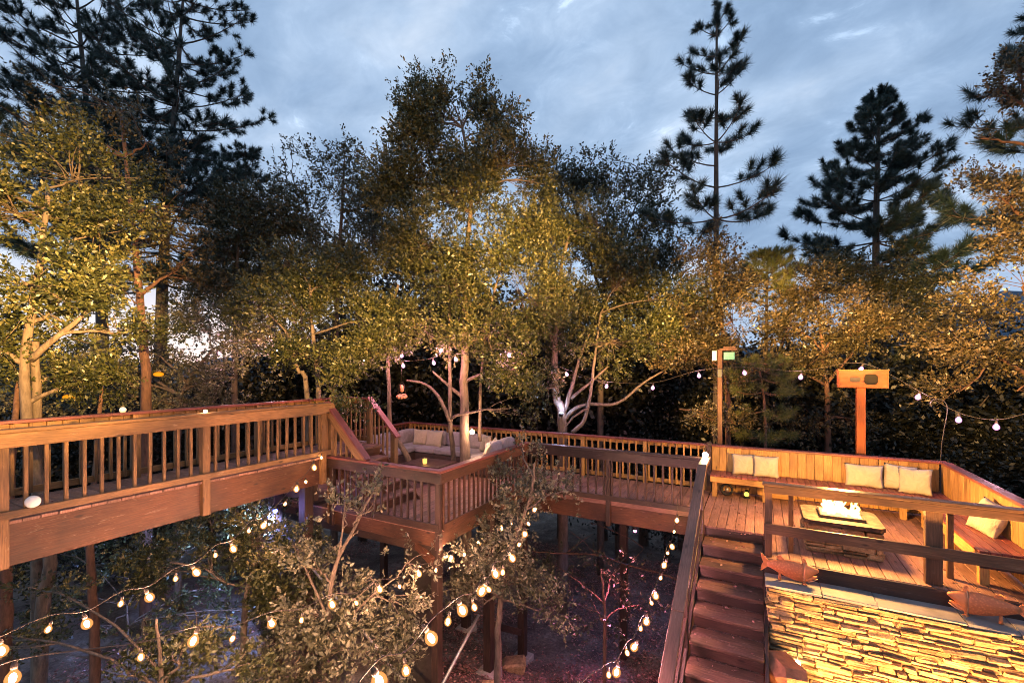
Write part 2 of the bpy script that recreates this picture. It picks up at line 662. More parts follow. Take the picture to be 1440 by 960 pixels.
vs = SC.view_settings
vs.view_transform = 'Standard'
vs.look = 'None'
vs.exposure = 0.6
vs.gamma = 1.0
vs.use_curve_mapping = False
SC.cycles.use_denoising = True
SC.cycles.use_adaptive_sampling = True
SC.cycles.adaptive_threshold = 0.02
SC.cycles.filter_width = 1.0
SC.cycles.max_bounces = 5
SC.cycles.diffuse_bounces = 2
SC.cycles.glossy_bounces = 2
SC.cycles.transmission_bounces = 2
SC.cycles.transparent_max_bounces = 24
SC.cycles.sample_clamp_indirect = 4.0
SC.cycles.sample_clamp_direct = 0.0

# ================================================================== GROUND, HILLS
def make_ground():
    xs = np.concatenate([np.linspace(-400, -24, 24), np.linspace(-22, 12, 120), np.linspace(14, 400, 24)])
    ys = np.concatenate([np.linspace(-60, -4, 10), np.linspace(-3, 26, 110), np.linspace(28, 600, 28)])
    X, Y = np.meshgrid(xs, ys)
    Z = ground_z(X, Y)
    Z = np.maximum(Z, -9 - 0.02 * np.hypot(X, Y))
    Z += RNG.normal(0, 0.015, Z.shape)
    nx, ny = len(xs), len(ys)
    me = bpy.data.meshes.new('ground')
    faces = [(j * nx + i, j * nx + i + 1, (j + 1) * nx + i + 1, (j + 1) * nx + i) for j in range(ny - 1) for i in range(nx - 1)]
    me.from_pydata(np.stack([X.ravel(), Y.ravel(), Z.ravel()], 1).tolist(), [], faces)
    me.polygons.foreach_set('use_smooth', [True] * len(faces))
    m, nt, out = new_mat('dry_earth')
    L = nt.links.new
    tc = nd(nt, 'ShaderNodeTexCoord')
    a = nd(nt, 'ShaderNodeTexNoise', Scale=1.1, Detail=6.0, Roughness=0.65)
    b = nd(nt, 'ShaderNodeTexNoise', Scale=14.0, Detail=6.0, Roughness=0.7)
    L(tc.outputs['Object'], a.inputs['Vector'])
    L(tc.outputs['Object'], b.inputs['Vector'])
    c = ramp(nt, a.outputs[0], [(0.35, (0.07, 0.042, 0.033)), (0.55, (0.19, 0.15, 0.13)), (0.7, (0.32, 0.28, 0.26))])
    d = ramp(nt, b.outputs[0], [(0.35, (0.45, 0.43, 0.42)), (0.65, (1.15, 1.12, 1.1))])
    c = mix(nt, 1.0, c, d, 'MULTIPLY')
    bs = nd(nt, 'ShaderNodeBsdfPrincipled', Roughness=0.95)
    L(c, bs.inputs['Base Color'])
    bp = nd(nt, 'ShaderNodeBump', Strength=0.9, Distance=0.06)
    L(b.outputs[0], bp.inputs['Height'])
    L(bp.outputs[0], bs.inputs['Normal'])
    L(bs.outputs[0], out.inputs[0])
    o = link_mesh('ground', me, m)
    tag(o, 'bare sloping earth under the decks', 'ground', kind='structure')


make_ground()


def make_hills():
    n = 90
    vs, fs = [], []
    for i in range(n + 1):
        px = -300 + i * (2200 / n)
        d = 420.0
        top = 505 - 95 * math.exp(-((px - 1470) / 150) ** 2) - 26 * math.exp(-((px - 1320) / 110) ** 2) - 14 * math.exp(-((px - 1080) / 80) ** 2) - 5 * math.sin(px * .02) - 3 * math.sin(px * .07)
        p = P(px, top, d)
        for k, (dd, f) in enumerate(((330, 0.0), (375, 0.62), (420, 1.0), (500, 0.55), (600, 0.0))):
            q = P(px, 516, dd)
            q.z = -14 + (p.z + 14) * f + (3 * math.sin(i * 1.7 + k) if 0 < k < 4 else 0)
            vs.append(q)
    for i in range(n):
        for k in range(4):
            a = i * 5 + k
            fs.append([a, a + 5, a + 6, a + 1])
    me = bpy.data.meshes.new('hills')
    me.from_pydata([tuple(v) for v in vs], [], fs)
    me.polygons.foreach_set('use_smooth', [True] * len(fs))
    o = link_mesh('hills', me, plain('wooded_hill', (0.045, 0.085, 0.14), 0.95, scale=0.05, var=0.4, bump=0))
    tag(o, 'blue mountain ridge far off behind the trees', 'hills', kind='structure')


make_hills()

# ================================================================== RAILINGS AND DECKS
BAL = {}


def baluster_mesh(h, mat, w=0.036):
    key = (round(h, 3), mat.name, w)
    if key not in BAL:
        b = MB()
        b.box(-w / 2, w / 2, -w / 2, w / 2, 0, h, 0.003)
        BAL[key] = b.mesh('baluster', mat)
    return BAL[key]


def railing(name, label, a, b, z0, top, posts, mat, capmat, out, spacing=0.148, post_low=0.0, post_w=0.09,
            ends=(0.0, 0.0), group='wooden deck railings', fascia=0.15, low=(0.03, 0.12), bal=True, lowmat=None, cat='railing'):
    """straight railing from a to b (xy); out = outward unit normal; posts = distances along it"""
    a, b = Vector((*a, 0)), Vector((*b, 0))
    d = (b - a).normalized()
    Ln = (b - a).length
    n = Vector((*out, 0))
    t = thing(name, label, cat, (a.x, a.y, z0), group)
    z = lambda q: Vector((0, 0, q))
    m = MB()
    m.bar(a - d * ends[0] + z(top - 0.019), b + d * ends[1] + z(top - 0.019), 0.145, 0.038)
    m.build('cap_rail', capmat, t)
    m = MB()
    m.bar(a - d * ends[0] + n * 0.05 + z(top - 0.041 - fascia / 2), b + d * ends[1] + n * 0.05 + z(top - 0.041 - fascia / 2), 0.036, fascia)
    m.build('top_rail', mat, t)
    m = MB()
    m.bar(a + n * 0.05 + z(z0 + (low[0] + low[1]) / 2), b + n * 0.05 + z(z0 + (low[0] + low[1]) / 2), 0.036, low[1] - low[0])
    m.build('bottom_rail', lowmat or mat, t)
    for s in posts:
        m = MB()
        c = a + d * s - n * 0.012
        m.box(c.x - post_w / 2, c.x + post_w / 2, c.y - post_w / 2, c.y + post_w / 2, z0 - post_low, top - 0.042, 0.006)
        m.build('post', mat, t)
    if bal:
        h = (top - 0.05) - (z0 + low[0] + 0.005)
        me = baluster_mesh(h, mat)
        k = int(Ln / spacing)
        for i in range(k + 1):
            s = (Ln - k * spacing) / 2 + i * spacing
            if any(abs(s - q) < post_w * 0.75 for q in posts):
                continue
            p = a + d * s + n * 0.010
            o = link_mesh('baluster', me, None, t)
            o.location = (p.x - a.x + random.uniform(-.003, .003), p.y - a.y + random.uniform(-.003, .003), low[0] + 0.005)
            o.rotation_euler = (0, 0, random.uniform(-.05, .05))
    return t


def planks(mb, x0, x1, y0, y1, ztop, along='x', w=0.14, gap=0.006, th=0.036):
    p0, p1 = (y0, y1) if along == 'x' else (x0, x1)
    k = max(1, round((p1 - p0) / (w + gap)))
    ww = (p1 - p0 - gap * (k - 1)) / k
    for i in range(k):
        q = p0 + i * (ww + gap)
        dz = random.uniform(-0.002, 0.002)
        if along == 'x':
            mb.box(x0 + random.uniform(-.008, .008), x1 + random.uniform(-.008, .008), q, q + ww, ztop - th + dz, ztop + dz, 0.004)
        else:
            mb.box(q, q + ww, y0 + random.uniform(-.008, .008), y1 + random.uniform(-.008, .008), ztop - th + dz, ztop + dz, 0.004)


# ---- footbridge (deck at z 0.99)
BZ = 0.99
BX0, BX1 = -8.2, -7.1
br = thing('footbridge', 'raised wooden footbridge on deep red-brown beams crossing at the left', 'footbridge', (-7.65, 2.0, 0.5))
m = MB(); planks(m, BX0 - 0.03, BX1 + 0.035, -2.0, 7.25, BZ, 'x'); m.build('deck', M['floor'], br)
for x in (BX1 - 0.045, BX0 + 0.045):
    for ya, yb in ((-2.0, 1.62), (1.72, 3.64), (3.74, 7.2)):
        m = MB(); m.box(x - 0.035, x + 0.035, ya, yb, 0.49, BZ - 0.037, 0.006); m.build('beam', M['beam'], br)
for y in (-1.0, 5.5):
    for x in (BX0 + 0.06, BX1 - 0.16):
        gz = float(ground_z(x, y))
        m = MB(); m.box(x - 0.09, x + 0.09, y - 0.09, y + 0.09, gz - 0.2, 0.488, 0.008); m.build('support_post', M['post'], br)
m = MB(); m.box(BX0 + .1, BX1 - .1, 5.62, 5.72, 0.16, 0.485, 0.006); m.build('cross_beam', M['post'], br)
railing('bridge_railing', 'brown slatted railing along the near side of the footbridge', (BX1 + 0.02, -2.0), (BX1 + 0.02, 5.85), BZ, 1.975,
        (1.66 + 2, 3.69 + 2, 5.72 + 2), M['bridge'], M['bridge'], (1, 0), 0.165, post_low=0.50, post_w=0.105, ends=(0, 0.05), fascia=0.155, low=(0.03, 0.115))
railing('bridge_railing', 'brown slatted railing along the far side of the footbridge, seen behind the near one', (BX0 - 0.02, -2.0), (BX0 - 0.02, 7.2), BZ, 1.975,
        (1.5, 3.4, 5.3, 7.2, 9.1), M['bridge'], M['cap'], (-1, 0), 0.165, post_low=0.3, post_w=0.105, fascia=0.1)
railing('bridge_railing', 'short slatted railing closing the end of the footbridge', (BX0, 7.22), (-7.42, 7.22), BZ, 1.975,
        (), M['bridge'], M['cap'], (0, 1), 0.14, post_low=0.3, fascia=0.1)

# ---- lower deck
ld = thing('lower_deck', 'square lower deck of reddish boards that carries the sofas', 'deck', (-6.9, 8.2, 0.0))
m = MB(); planks(m, -9.3, -4.52, 5.86, 10.7, 0.0, 'y'); m.build('deck', M['floor'], ld)
m = MB()
m.box(-9.25, -4.62, 5.885, 5.935, -0.28, -0.04); m.box(-4.60, -4.545, 5.95, 9.0, -0.28, -0.04)
m.box(-9.25, -4.6, 10.62, 10.67, -0.28, -0.04); m.box(-9.27, -9.22, 5.95, 10.6, -0.28, -0.04)
m.build('rim_board', M['beam'], ld)
m = MB()
for y in (6.9, 7.9, 8.9, 9.8):
    m.box(-9.2, -4.62, y - .03, y + .03, -0.27, -0.04)
m.box(-9.2, -4.7, 6.1, 6.2, -0.52, -0.285); m.box(-9.2, -4.7, 9.2, 9.3, -0.52, -0.285)
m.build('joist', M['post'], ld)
for (x, y, r) in ((-4.78, 6.15, .07), (-4.70, 7.70, .085), (-4.70, 9.15, .085), (-6.3, 9.25, .09), (-9.0, 6.15, .08), (-9.0, 9.25, .08)):
    gz = float(ground_z(x, y))
    m = MB(); m.box(x - r, x + r, y - r, y + r, gz - 0.1, -0.29, 0.008); m.build('support_post', M['post'], ld)
    m = MB(); m.box(x - .2, x + .2, y - .2, y + .2, gz - 0.15, gz + 0.09, 0.02); m.build('footing', M['concrete'], ld)
m = MB(); m.bar((-4.70, 7.79, -2.5), (-4.70, 9.06, -3.3), 0.06, 0.13); m.build('brace', M['post'], ld)
m = MB(); m.tube([P(378, 722, 8.3), P(590, 985, 7.0)], 0.025, 8); m.build('brace_rod', M['metal'], ld)
m = MB(); m.tube([P(673, 864, 7.6), P(610, 985, 6.6)], 0.025, 8); m.build('brace_rod', M['metal'], ld)
m = MB(); m.bar((-4.8, 6.05, -0.6), (-5.5, 6.2, -0.3), 0.08, 0.14); m.build('brace', M['beam'], ld)
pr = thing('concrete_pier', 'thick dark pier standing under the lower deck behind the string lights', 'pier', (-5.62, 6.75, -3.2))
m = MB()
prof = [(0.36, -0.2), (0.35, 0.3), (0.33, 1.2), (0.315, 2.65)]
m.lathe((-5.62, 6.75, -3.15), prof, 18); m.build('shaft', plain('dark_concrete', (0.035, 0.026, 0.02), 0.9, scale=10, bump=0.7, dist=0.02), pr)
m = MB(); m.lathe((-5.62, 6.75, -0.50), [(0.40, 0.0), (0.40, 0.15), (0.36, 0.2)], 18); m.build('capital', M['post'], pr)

railing('deck_railing', 'railing with purple-lit top board along the front of the lower deck', (-7.0, 5.86), (-4.5, 5.86), 0.0, 0.985,
        (0.0, 2.47), M['dark'], M['cap'], (0, -1), 0.148, post_low=0.30, ends=(0.35, 0.07), fascia=0.165, low=(0.01, 0.125))
railing('deck_railing', 'railing with orange-lit side board on the right flank of the lower deck', (-4.5, 5.9), (-4.5, 8.95), 0.0, 0.989,
        (3.0,), M['beam'], M['cap'], (1, 0), 0.148, post_low=0.30, ends=(0.10, 0.07), fascia=0.165, low=(0.01, 0.125))
railing('deck_railing', 'red-capped railing along the back of the lower deck and walkway', (-9.3, 10.65), (-0.98, 10.65), 0.0, 0.985,
        (0.05, 1.9, 3.7, 5.5, 7.0, 8.28), M['bench'], M['cap'], (0, 1), 0.15, post_low=0.3, ends=(0.07, 0), fascia=0.09)
railing('deck_railing', 'red-capped railing on the far left flank of the lower deck behind the sofa', (-9.3, 7.3), (-9.3, 10.6), 0.0, 0.985,
        (0.05, 1.7), M['beam'], M['cap'], (-1, 0), 0.15, post_low=0.3, fascia=0.09)

# ---- short stair from bridge to lower deck
ss = thing('deck_stair', 'short red wooden stair from the footbridge down to the lower deck', 'stair', (-6.8, 6.5, 0.0))
for i in range(4):
    x0 = -7.08 + i * 0.25
    zt = BZ - 0.198 * (i + 1)
    m = MB()
    m.box(x0 - 0.02, x0 + 0.135, 6.02, 7.12, zt - .036, zt, .006); m.box(x0 + 0.141, x0 + 0.285, 6.02, 7.12, zt - .036, zt, .006)
    m.build('tread', M['floor'], ss)
    m = MB(); m.box(x0 + 0.225, x0 + 0.255, 6.03, 7.11, zt - .19, zt - .038, .004); m.build('riser', M['beam'], ss)
for y in (5.99, 7.145):
    m = MB(); m.bar((-7.1, y, BZ - 0.22), (-6.0, y, BZ - 0.22 - .87), 0.04, 0.26, ch=.005); m.build('stringer', M['beam'], ss)
rail_a = thing('stair_railing', 'magenta-capped sloping railing on the near side of the short stair', 'railing', (-7.1, 5.87, 1.0), 'wooden deck railings')
m = MB(); m.bar((-7.16, 5.88, 1.985), (-6.10, 5.88, 0.99), 0.145, 0.038); m.build('cap_rail', M['cap'], rail_a)
m = MB(); m.bar((-7.16, 5.83, 1.875), (-6.12, 5.83, 0.90), 0.036, 0.155); m.build('top_rail', M['bridge'], rail_a)
m = MB(); m.box(-7.12, -7.01, 5.85, 5.94, -0.28, 1.945); m.build('post', M['bridge'], rail_a)
for i in range(6):
    x = -6.92 + i * 0.145
    zt = 1.90 - (x + 7.1) * 0.94
    zb = 0.99
    if zt - zb > 0.05:
        me = baluster_mesh(round(zt - zb, 3), M['bridge'])
        o = link_mesh('baluster', me, None, rail_a)
        o.location = Vector((x, 5.87, zb)) - Vector((-7.1, 5.87, 1.0))
rail_b = thing('stair_railing', 'magenta-capped sloping railing on the far side of the short stair', 'railing', (-7.4, 7.15, 1.0), 'wooden deck railings')
m = MB(); m.bar((-7.45, 7.2, 1.99), (-6.60, 7.2, 1.18), 0.145, 0.038); m.build('cap_rail', M['cap'], rail_b)
m = MB(); m.box(-6.76, -6.66, 7.15, 7.25, 0.0, 1.24); m.build('post', M['bridge'], rail_b)
m = MB(); m.box(-7.47, -7.37, 7.15, 7.25, 0.0, 1.95); m.build('post', M['bridge'], rail_b)
m = MB(); m.bar((-7.4, 7.18, 0.93), (-6.7, 7.18, 0.25), 0.036, 0.09); m.build('bottom_rail', M['cap'], rail_b)
for i in range(5):
    x = -7.27 + i * 0.12
    zt = 1.95 - (x + 7.45) * 0.95
    zb = 0.90 - (x + 7.4) * 0.97
    o = link_mesh('baluster', baluster_mesh(round(zt - zb, 3), M['bridge']), None, rail_b)
    o.location = Vector((x, 7.2, zb)) - Vector((-7.4, 7.15, 1.0))

# ---- walkway
wk = thing('walkway_deck', 'wooden walkway of pinkish boards linking the lower deck with the fire pit', 'deck', (-2.7, 9.8, 0.0))
m = MB(); planks(m, -4.515, -0.92, 9.0, 10.7, -0.001, 'y'); m.build('deck', M['floor'], wk)
m = MB(); m.box(-4.52, -0.86, 9.03, 9.09, -0.50, -0.14, 0.006); m.build('rim_board', M['beam'], wk)
m = MB(); m.box(-4.52, -0.86, 8.99, 9.025, -0.135, -0.05, 0.004); m.build('edge_board', M['floor'], wk)
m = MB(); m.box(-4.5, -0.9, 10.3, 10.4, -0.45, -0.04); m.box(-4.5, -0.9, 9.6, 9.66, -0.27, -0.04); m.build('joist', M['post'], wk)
for x, y in ((-2.7, 10.3), (-0.95, 9.2)):
    gz = float(ground_z(x, y))
    m = MB(); m.box(x - .08, x + .08, y - .08, y + .08, gz - .1, -0.46 if y > 10 else -0.51); m.build('support_post', M['post'], wk)
railing('deck_railing', 'dark railing along the near side of the walkway', (-4.42, 8.98), (-0.93, 8.98), 0.0, 0.985,
        (1.75, 3.44), M['dark'], M['dark'], (0, -1), 0.165, post_low=0.55, ends=(0.0, 0.05), fascia=0.17, low=(-0.03, 0.07))

# ---- fire pit deck
FX0, FX1 = -0.9, 2.86
fd = thing('fire_pit_deck', 'wooden deck of lengthwise boards around the fire pit', 'deck', (1.0, 9.0, 0.0))
m = MB(); planks(m, FX0, 0.07, 8.23, 10.68, 0.0, 'y'); planks(m, 0.078, FX1, 7.22, 10.68, 0.0, 'y'); m.build('deck', M['floor'], fd)
m = MB(); m.box(0.075, FX1, 7.175, 7.215, -0.20, -0.004, .006); m.build('rim_board', M['dark'], fd)
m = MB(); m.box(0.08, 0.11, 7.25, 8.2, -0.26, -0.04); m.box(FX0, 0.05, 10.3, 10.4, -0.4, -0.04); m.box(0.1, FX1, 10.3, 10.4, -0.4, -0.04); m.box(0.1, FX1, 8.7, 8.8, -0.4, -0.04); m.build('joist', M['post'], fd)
for x, y in ((2.5, 10.35), (0.5, 10.35)):
    gz = float(ground_z(x, y)); m = MB(); m.box(x - .08, x + .08, y - .08, y + .08, gz - .1, -0.41); m.build('support_post', M['post'], fd)

# benches with boarded backs
def bench_leg(x, y, par):
    m = MB(); m.box(x - .045, x + .045, y - .045, y + .045, 0.0, 0.375, .005); m.build('leg', M['bench'], par)


bb = thing('built_in_bench', 'long cedar bench with boarded back behind the fire pit', 'bench', (0.9, 10.3, 0.0), 'built-in benches')
m = MB()
k = 26
for i in range(k):
    x0 = -0.88 + i * (3.66 / k)
    m.box(x0, x0 + 3.66 / k - 0.005, 10.585 + random.uniform(-.002, .002), 10.607, 0.03, 0.94, 0.003)
m.build('backrest', M['bench'], bb)
m = MB(); m.box(-0.98, 2.90, 10.55, 10.70, 0.945, 0.985, .005); m.build('cap_rail', M['cap'], bb)
m = MB(); m.box(-0.9, 2.80, 10.575, 10.60, 0.885, 0.94, .004); m.build('back_rail', M['cap'], bb) if False else None
m = MB(); planks(m, -0.88, 2.30, 10.09, 10.575, 0.455, 'y', w=0.09); m.build('seat', M['cap'], bb)
m = MB(); m.box(-0.88, 2.30, 10.10, 10.135, 0.30, 0.417, .005); m.build('apron', M['bench'], bb)
for x in (-0.8, 0.1, 1.25, 2.2):
    bench_leg(x, 10.19, bb)
m = MB(); m.box(0.12, 0.62, 10.50, 10.53, 0.02, 0.38); m.build('back_panel', M['bench'], bb)
m = MB(); m.box(-0.99, -0.89, 10.54, 10.66, -0.3, 1.03); m.build('post', M['dark'], bb)
b2 = thing('built_in_bench', 'shorter side bench with boarded back, its cut end towards the stone wall', 'bench', (2.6, 8.9, 0.0), 'built-in benches')
m = MB()
k = 23
for i in range(k):
    y0 = 7.30 + i * (3.27 / k)
    m.box(2.795 + random.uniform(-.002, .002), 2.818, y0, y0 + 3.27 / k - 0.005, 0.03, 0.94, 0.003)
m.build('backrest', M['bench'], b2)
m = MB(); m.box(2.78, 2.93, 6.6, 10.545, 0.945, 0.985, .005); m.build('cap_rail', M['cap'], b2)
m = MB(); planks(m, 2.305, 2.79, 7.42, 10.57, 0.455, 'x', w=0.09) if False else planks(m, 2.305, 2.79, 7.42, 10.57, 0.455, 'y', w=0.09); m.build('seat', M['cap'], b2)
m = MB(); m.box(2.31, 2.345, 7.46, 10.08, 0.27, 0.417, .005); m.build('apron', M['bench'], b2)
m = MB(); m.box(2.31, 2.79, 7.425, 7.455, 0.25, 0.417, .005); m.build('end_board', M['dark'], b2)
for y in (7.62, 8.7, 9.8):
    bench_leg(2.40, y, b2)

# front guard rail of the fire pit deck
RT = 1.03
fr = thing('guard_railing', 'dark three-board guard rail on posts above the stone wall', 'railing', (1.4, 7.3, 0.0), 'wooden deck railings')
m = MB(); m.box(0.04, 3.2, 7.235, 7.375, RT - .038, RT, .005); m.build('cap_rail', M['guard'], fr)
m = MB(); m.box(0.06, 3.2, 7.245, 7.28, RT - .135, RT - .041, .004); m.build('top_rail', M['guard'], fr)
m = MB(); m.box(0.06, 3.2, 7.245, 7.28, 0.33, 0.47, .004); m.build('mid_rail', M['guard'], fr)
for x, wd in ((0.115, .09), (1.865, .16), (3.1, .1)):
    m = MB(); m.box(x - wd / 2, x + wd / 2, 7.284, 7.375, 0.0, RT - .04, .006); m.build('post', M['guard'], fr)
wr = thing('guard_railing', 'slimmer inner guard frame standing just behind the front guard rail', 'railing', (1.4, 7.55, 0.0), 'wooden deck railings')
for x in (0.40, 2.10):
    m = MB(); m.box(x - .03, x + .03, 7.60, 7.66, 0.0, 0.83, .004); m.build('post', M['bridge'], wr)
m = MB(); m.box(0.34, 2.16, 7.56, 7.70, 0.832, 0.87, .005); m.build('cap_rail', M['guard'], wr)

# ---- main stair with handrail
ms = thing('wooden_stair', 'steep dark red wooden stair running down beside the stone wall', 'stair', (-0.4, 6.5, -1.5))
NS = 13
for i in range(1, NS):
    y0 = 8.23 - 0.39 * i
    zt = -0.18 * i
    m = MB()
    m.box(-0.80, 0.055, y0, y0 + 0.195, zt - .045, zt, .007); m.box(-0.80, 0.055, y0 + 0.203, y0 + 0.40, zt - .045, zt - .001, .007)
    m.build('tread', M['step'], ms)
for i in range(0, NS):
    y0 = 8.23 - 0.39 * i
    zt = -0.18 * i
    m = MB(); m.box(-0.79, 0.05, y0 + 0.02, y0 + 0.045, zt - .178, zt - .047 if i else zt - .04, .004); m.build('riser', M['dark'], ms)  # riser wood darker than the treads: their shade is in the colour
for x in (-0.835, 0.085):
    m = MB(); m.bar((x, 8.3, -0.22), (x, 8.3 - .39 * 12.4, -0.22 - .18 * 12.4), 0.045, 0.30, ch=.006); m.build('stringer', M['dark'], ms)
hr = thing('stair_handrail', 'wide dark handrail sloping down the left of the long stair', 'handrail', (-0.85, 7.0, -0.5))
HX = -0.84
m = MB(); m.bar((HX, 9.0, 0.985), (HX, 8.25, 0.985), 0.14, 0.04); m.bar((HX, 8.24, 0.985), (HX, 5.62, 0.985 - 2.62 * .4615), 0.14, 0.04); m.bar((HX, 5.61, 0.985 - 2.63 * .4615), (HX, 3.4, 0.985 - 4.85 * .4615), 0.14, 0.04)
m.build('cap_rail', M['hand'], hr)
m = MB(); m.bar((HX, 8.24, 0.885), (HX, 3.4, 0.885 - 4.84 * .4615), 0.04, 0.14); m.bar((HX, 9.0, 0.90), (HX, 8.25, 0.90), 0.04, 0.13); m.build('top_rail', M['bridge'], hr)
for y in (8.2, 6.3, 4.7):
    zt = 0.94 - max(0, 8.24 - y) * .4615
    zb = -max(0, 8.23 - y) * .4615 - 0.4
    m = MB(); m.box(HX - .06, HX + .03, y - .045, y + .045, zb, zt - .03, .006); m.build('post', M['dark'], hr)
m = MB(); m.bar((HX, 8.24, 0.25), (HX, 3.4, 0.25 - 4.84 * .4615), 0.036, 0.10); m.build('bottom_rail', M['dark'], hr)

# ================================================================== STONE WALL
def stone_mat():
    m, nt, out = new_mat('ledge_stone')
    L = nt.links.new
    uv = nd(nt, 'ShaderNodeUVMap')
    tc = nd(nt, 'ShaderNodeTexCoord')
    a = nd(nt, 'ShaderNodeTexNoise', Scale=0.9, Detail=2.0)
    L(uv.outputs[0], a.inputs['Vector'])
    c = ramp(nt, a.outputs[0], [(0.3, (0.10, 0.055, 0.028)), (0.43, (0.28, 0.18, 0.09)), (0.56, (0.42, 0.29, 0.16)), (0.68, (0.17, 0.115, 0.075))])
    b = nd(nt, 'ShaderNodeTexNoise', Scale=16.0, Detail=8.0, Roughness=0.72)
    L(tc.outputs['Object'], b.inputs['Vector'])
    d = ramp(nt, b.outputs[0], [(0.3, (0.38, 0.33, 0.28)), (0.62, (1.15, 1.12, 1.08))])
    c = mix(nt, 1.0, c, d, 'MULTIPLY')
    bs = nd(nt, 'ShaderNodeBsdfPrincipled', Roughness=0.82)
    L(c, bs.inputs['Base Color'])
    bp = nd(nt, 'ShaderNodeBump', Strength=0.9, Distance=0.018)
    L(b.outputs[0], bp.inputs['Height'])
    L(bp.outputs[0], bs.inputs['Normal'])
    L(bs.outputs[0], out.inputs[0])
    return m


M['stone'] = stone_mat()
AX = (Vector((1, 0, 0)), Vector((0, 1, 0)), Vector((0, 0, 1)))


def stack_stones(mb, u0, u1, z0, z1, place, hmin=0.028, hmax=0.078, lmin=0.09, lmax=0.40, depth=0.10, out=0.036):
    """dry-stacked ledge stones; place(u, z, depth_offset) -> (centre, axes)"""
    z = z0
    while z < z1 - 0.02:
        h = min(random.uniform(hmin, hmax), z1 - z)
        u = u0 + random.uniform(-.04, 0.02)
        while u < u1 - 0.03:
            l = min(random.uniform(lmin, lmax), u1 - u)
            parts = 2 if (h > 0.085 and random.random() < 0.35) else 1
            for k in range(parts):
                hh = h / parts
                o = random.uniform(-.012, out)
                c, ax = place(u + l / 2, z + hh * (k + .5), o)
                tilt = random.uniform(-.035, .035)
                ax0 = (ax[0] + ax[2] * tilt).normalized()
                ax2 = (ax[2] - ax[0] * tilt).normalized()
                mb.obox(c, (ax0, ax[1], ax2), (l / 2 - random.uniform(.002, .006), depth / 2, hh / 2 - random.uniform(.0015, .005)), ch=min(0.016, hh * .22), jitter=min(0.013, hh * .15))
            u += l
        z += h


sw = thing('stone_wall', 'dry-stacked ledge stone retaining wall lit golden from below', 'wall', (1.7, 6.95, -2.4))
m = MB()
# the left end leans out a little as it goes down
for zz0, zz1, ux in ((-0.26, -0.62, 0.10), (-0.62, -1.1, 0.14), (-1.1, -1.7, 0.17), (-1.7, -2.6, 0.19)):
    stack_stones(m, ux, 3.8, zz1, zz0, lambda u, z, o: (Vector((u, 6.86 - o, z)), AX))
    stack_stones(m, 6.90, 7.17, zz1, zz0, lambda u, z, o: (Vector((ux + .045 - o * .3, u, z)), (Vector((0, 1, 0)), Vector((-1, 0, 0)), Vector((0, 0, 1)))), lmax=.24)
stack_stones(m, 0.09, 3.8, -0.262, -0.215, lambda u, z, o: (Vector((u, 6.83 - o * .4, z)), AX), hmin=.04, hmax=.05, lmin=.25, lmax=.6)
m.build('stonework', M['stone'], sw)
m = MB(); m.box(0.165, 3.8, 6.84, 7.16, -2.7, -0.23, .01); m.build('core', plain('dark_mortar', (0.22, 0.15, 0.09), 0.95, scale=20, bump=.8, dist=.02), sw)
m = MB()
u = 0.07
for l in (0.62, 0.55, 0.78, 0.42, 0.7, 0.75):
    x0, x1 = u, u + l - .006
    ys = 6.775 + random.uniform(-.015, .015)
    m.obox(((x0 + x1) / 2, (ys + 7.17) / 2, -0.195 + random.uniform(-.003, .003)), AX, ((x1 - x0) / 2, (7.17 - ys) / 2, 0.017), ch=.006, jitter=.006)
    u += l
m.build('capstone', M['slate'], sw)
rk = thing('flat_boulder', 'reddish angular boulder at the foot of the stone wall next to the stair', 'boulder', (0.32, 6.45, -1.35))
m = MB()
m.obox((0.27, 6.50, -1.14), (Vector((.86, .5, -.12)).normalized(), Vector((-.5, .86, 0)).normalized(), Vector((.1, .08, 1)).normalized()), (0.20, 0.24, 0.19), ch=.09, jitter=.05)
m.obox((0.40, 6.48, -1.75), AX, (0.25, 0.25, 0.42), ch=.05, jitter=.03)
m.build('rock', plain('red_rock', (0.30, 0.115, 0.065), 0.8, var=.4, scale=7, bump=.8, dist=.03), rk)

# ================================================================== FIRE PIT
fp = thing('fire_pit', 'rectangular stone fire pit with burning gas tray on the right deck', 'fire pit', (1.04, 8.2, 0.0))
PX0, PX1, PY0, PY1 = 0.60, 1.48, 7.80, 8.58
m = MB()
stack_stones(m, PX0, PX1, 0.0, 0.395, lambda u, z, o: (Vector((u, PY0 + .045 - o * .6, z)), AX), hmin=.08, hmax=.13, lmin=.2, lmax=.5)
stack_stones(m, PX0, PX1, 0.0, 0.395, lambda u, z, o: (Vector((u, PY1 - .045 + o * .6, z)), AX), hmin=.08, hmax=.13, lmin=.2, lmax=.5)
for xx, sg in ((PX0 + .045, -1), (PX1 - .045, 1)):
    stack_stones(m, PY0 + .09, PY1 - .09, 0.0, 0.395, lambda u, z, o: (Vector((xx + sg * o * .6, u, z)), (Vector((0, 1, 0)), Vector((-1, 0, 0)), Vector((0, 0, 1)))), hmin=.08, hmax=.13, lmin=.2, lmax=.4)
m.build('base', M['stone'], fp)
m = MB()
c = 0.07
out_l = [(PX0 - .03 + c, PY0 - .03), (PX1 + .03 - c, PY0 - .03), (PX1 + .03, PY0 - .03 + c), (PX1 + .03, PY1 + .03 - c), (PX1 + .03 - c, PY1 + .03), (PX0 - .03 + c, PY1 + .03), (PX0 - .03, PY1 + .03 - c), (PX0 - .03, PY0 - .03 + c)]
m.prism(out_l, (0, 0, 0.40), (1, 0, 0), (0, 1, 0), (0, 0, 1), 0.055)
m.build('top_slab', plain('pale_slab', (0.055, 0.038, 0.026), 0.75, var=.6, scale=9, bump=.8, dist=.015), fp)
m = MB()
TX0, TX1, TY0, TY1 = 0.78, 1.32, 7.96, 8.42
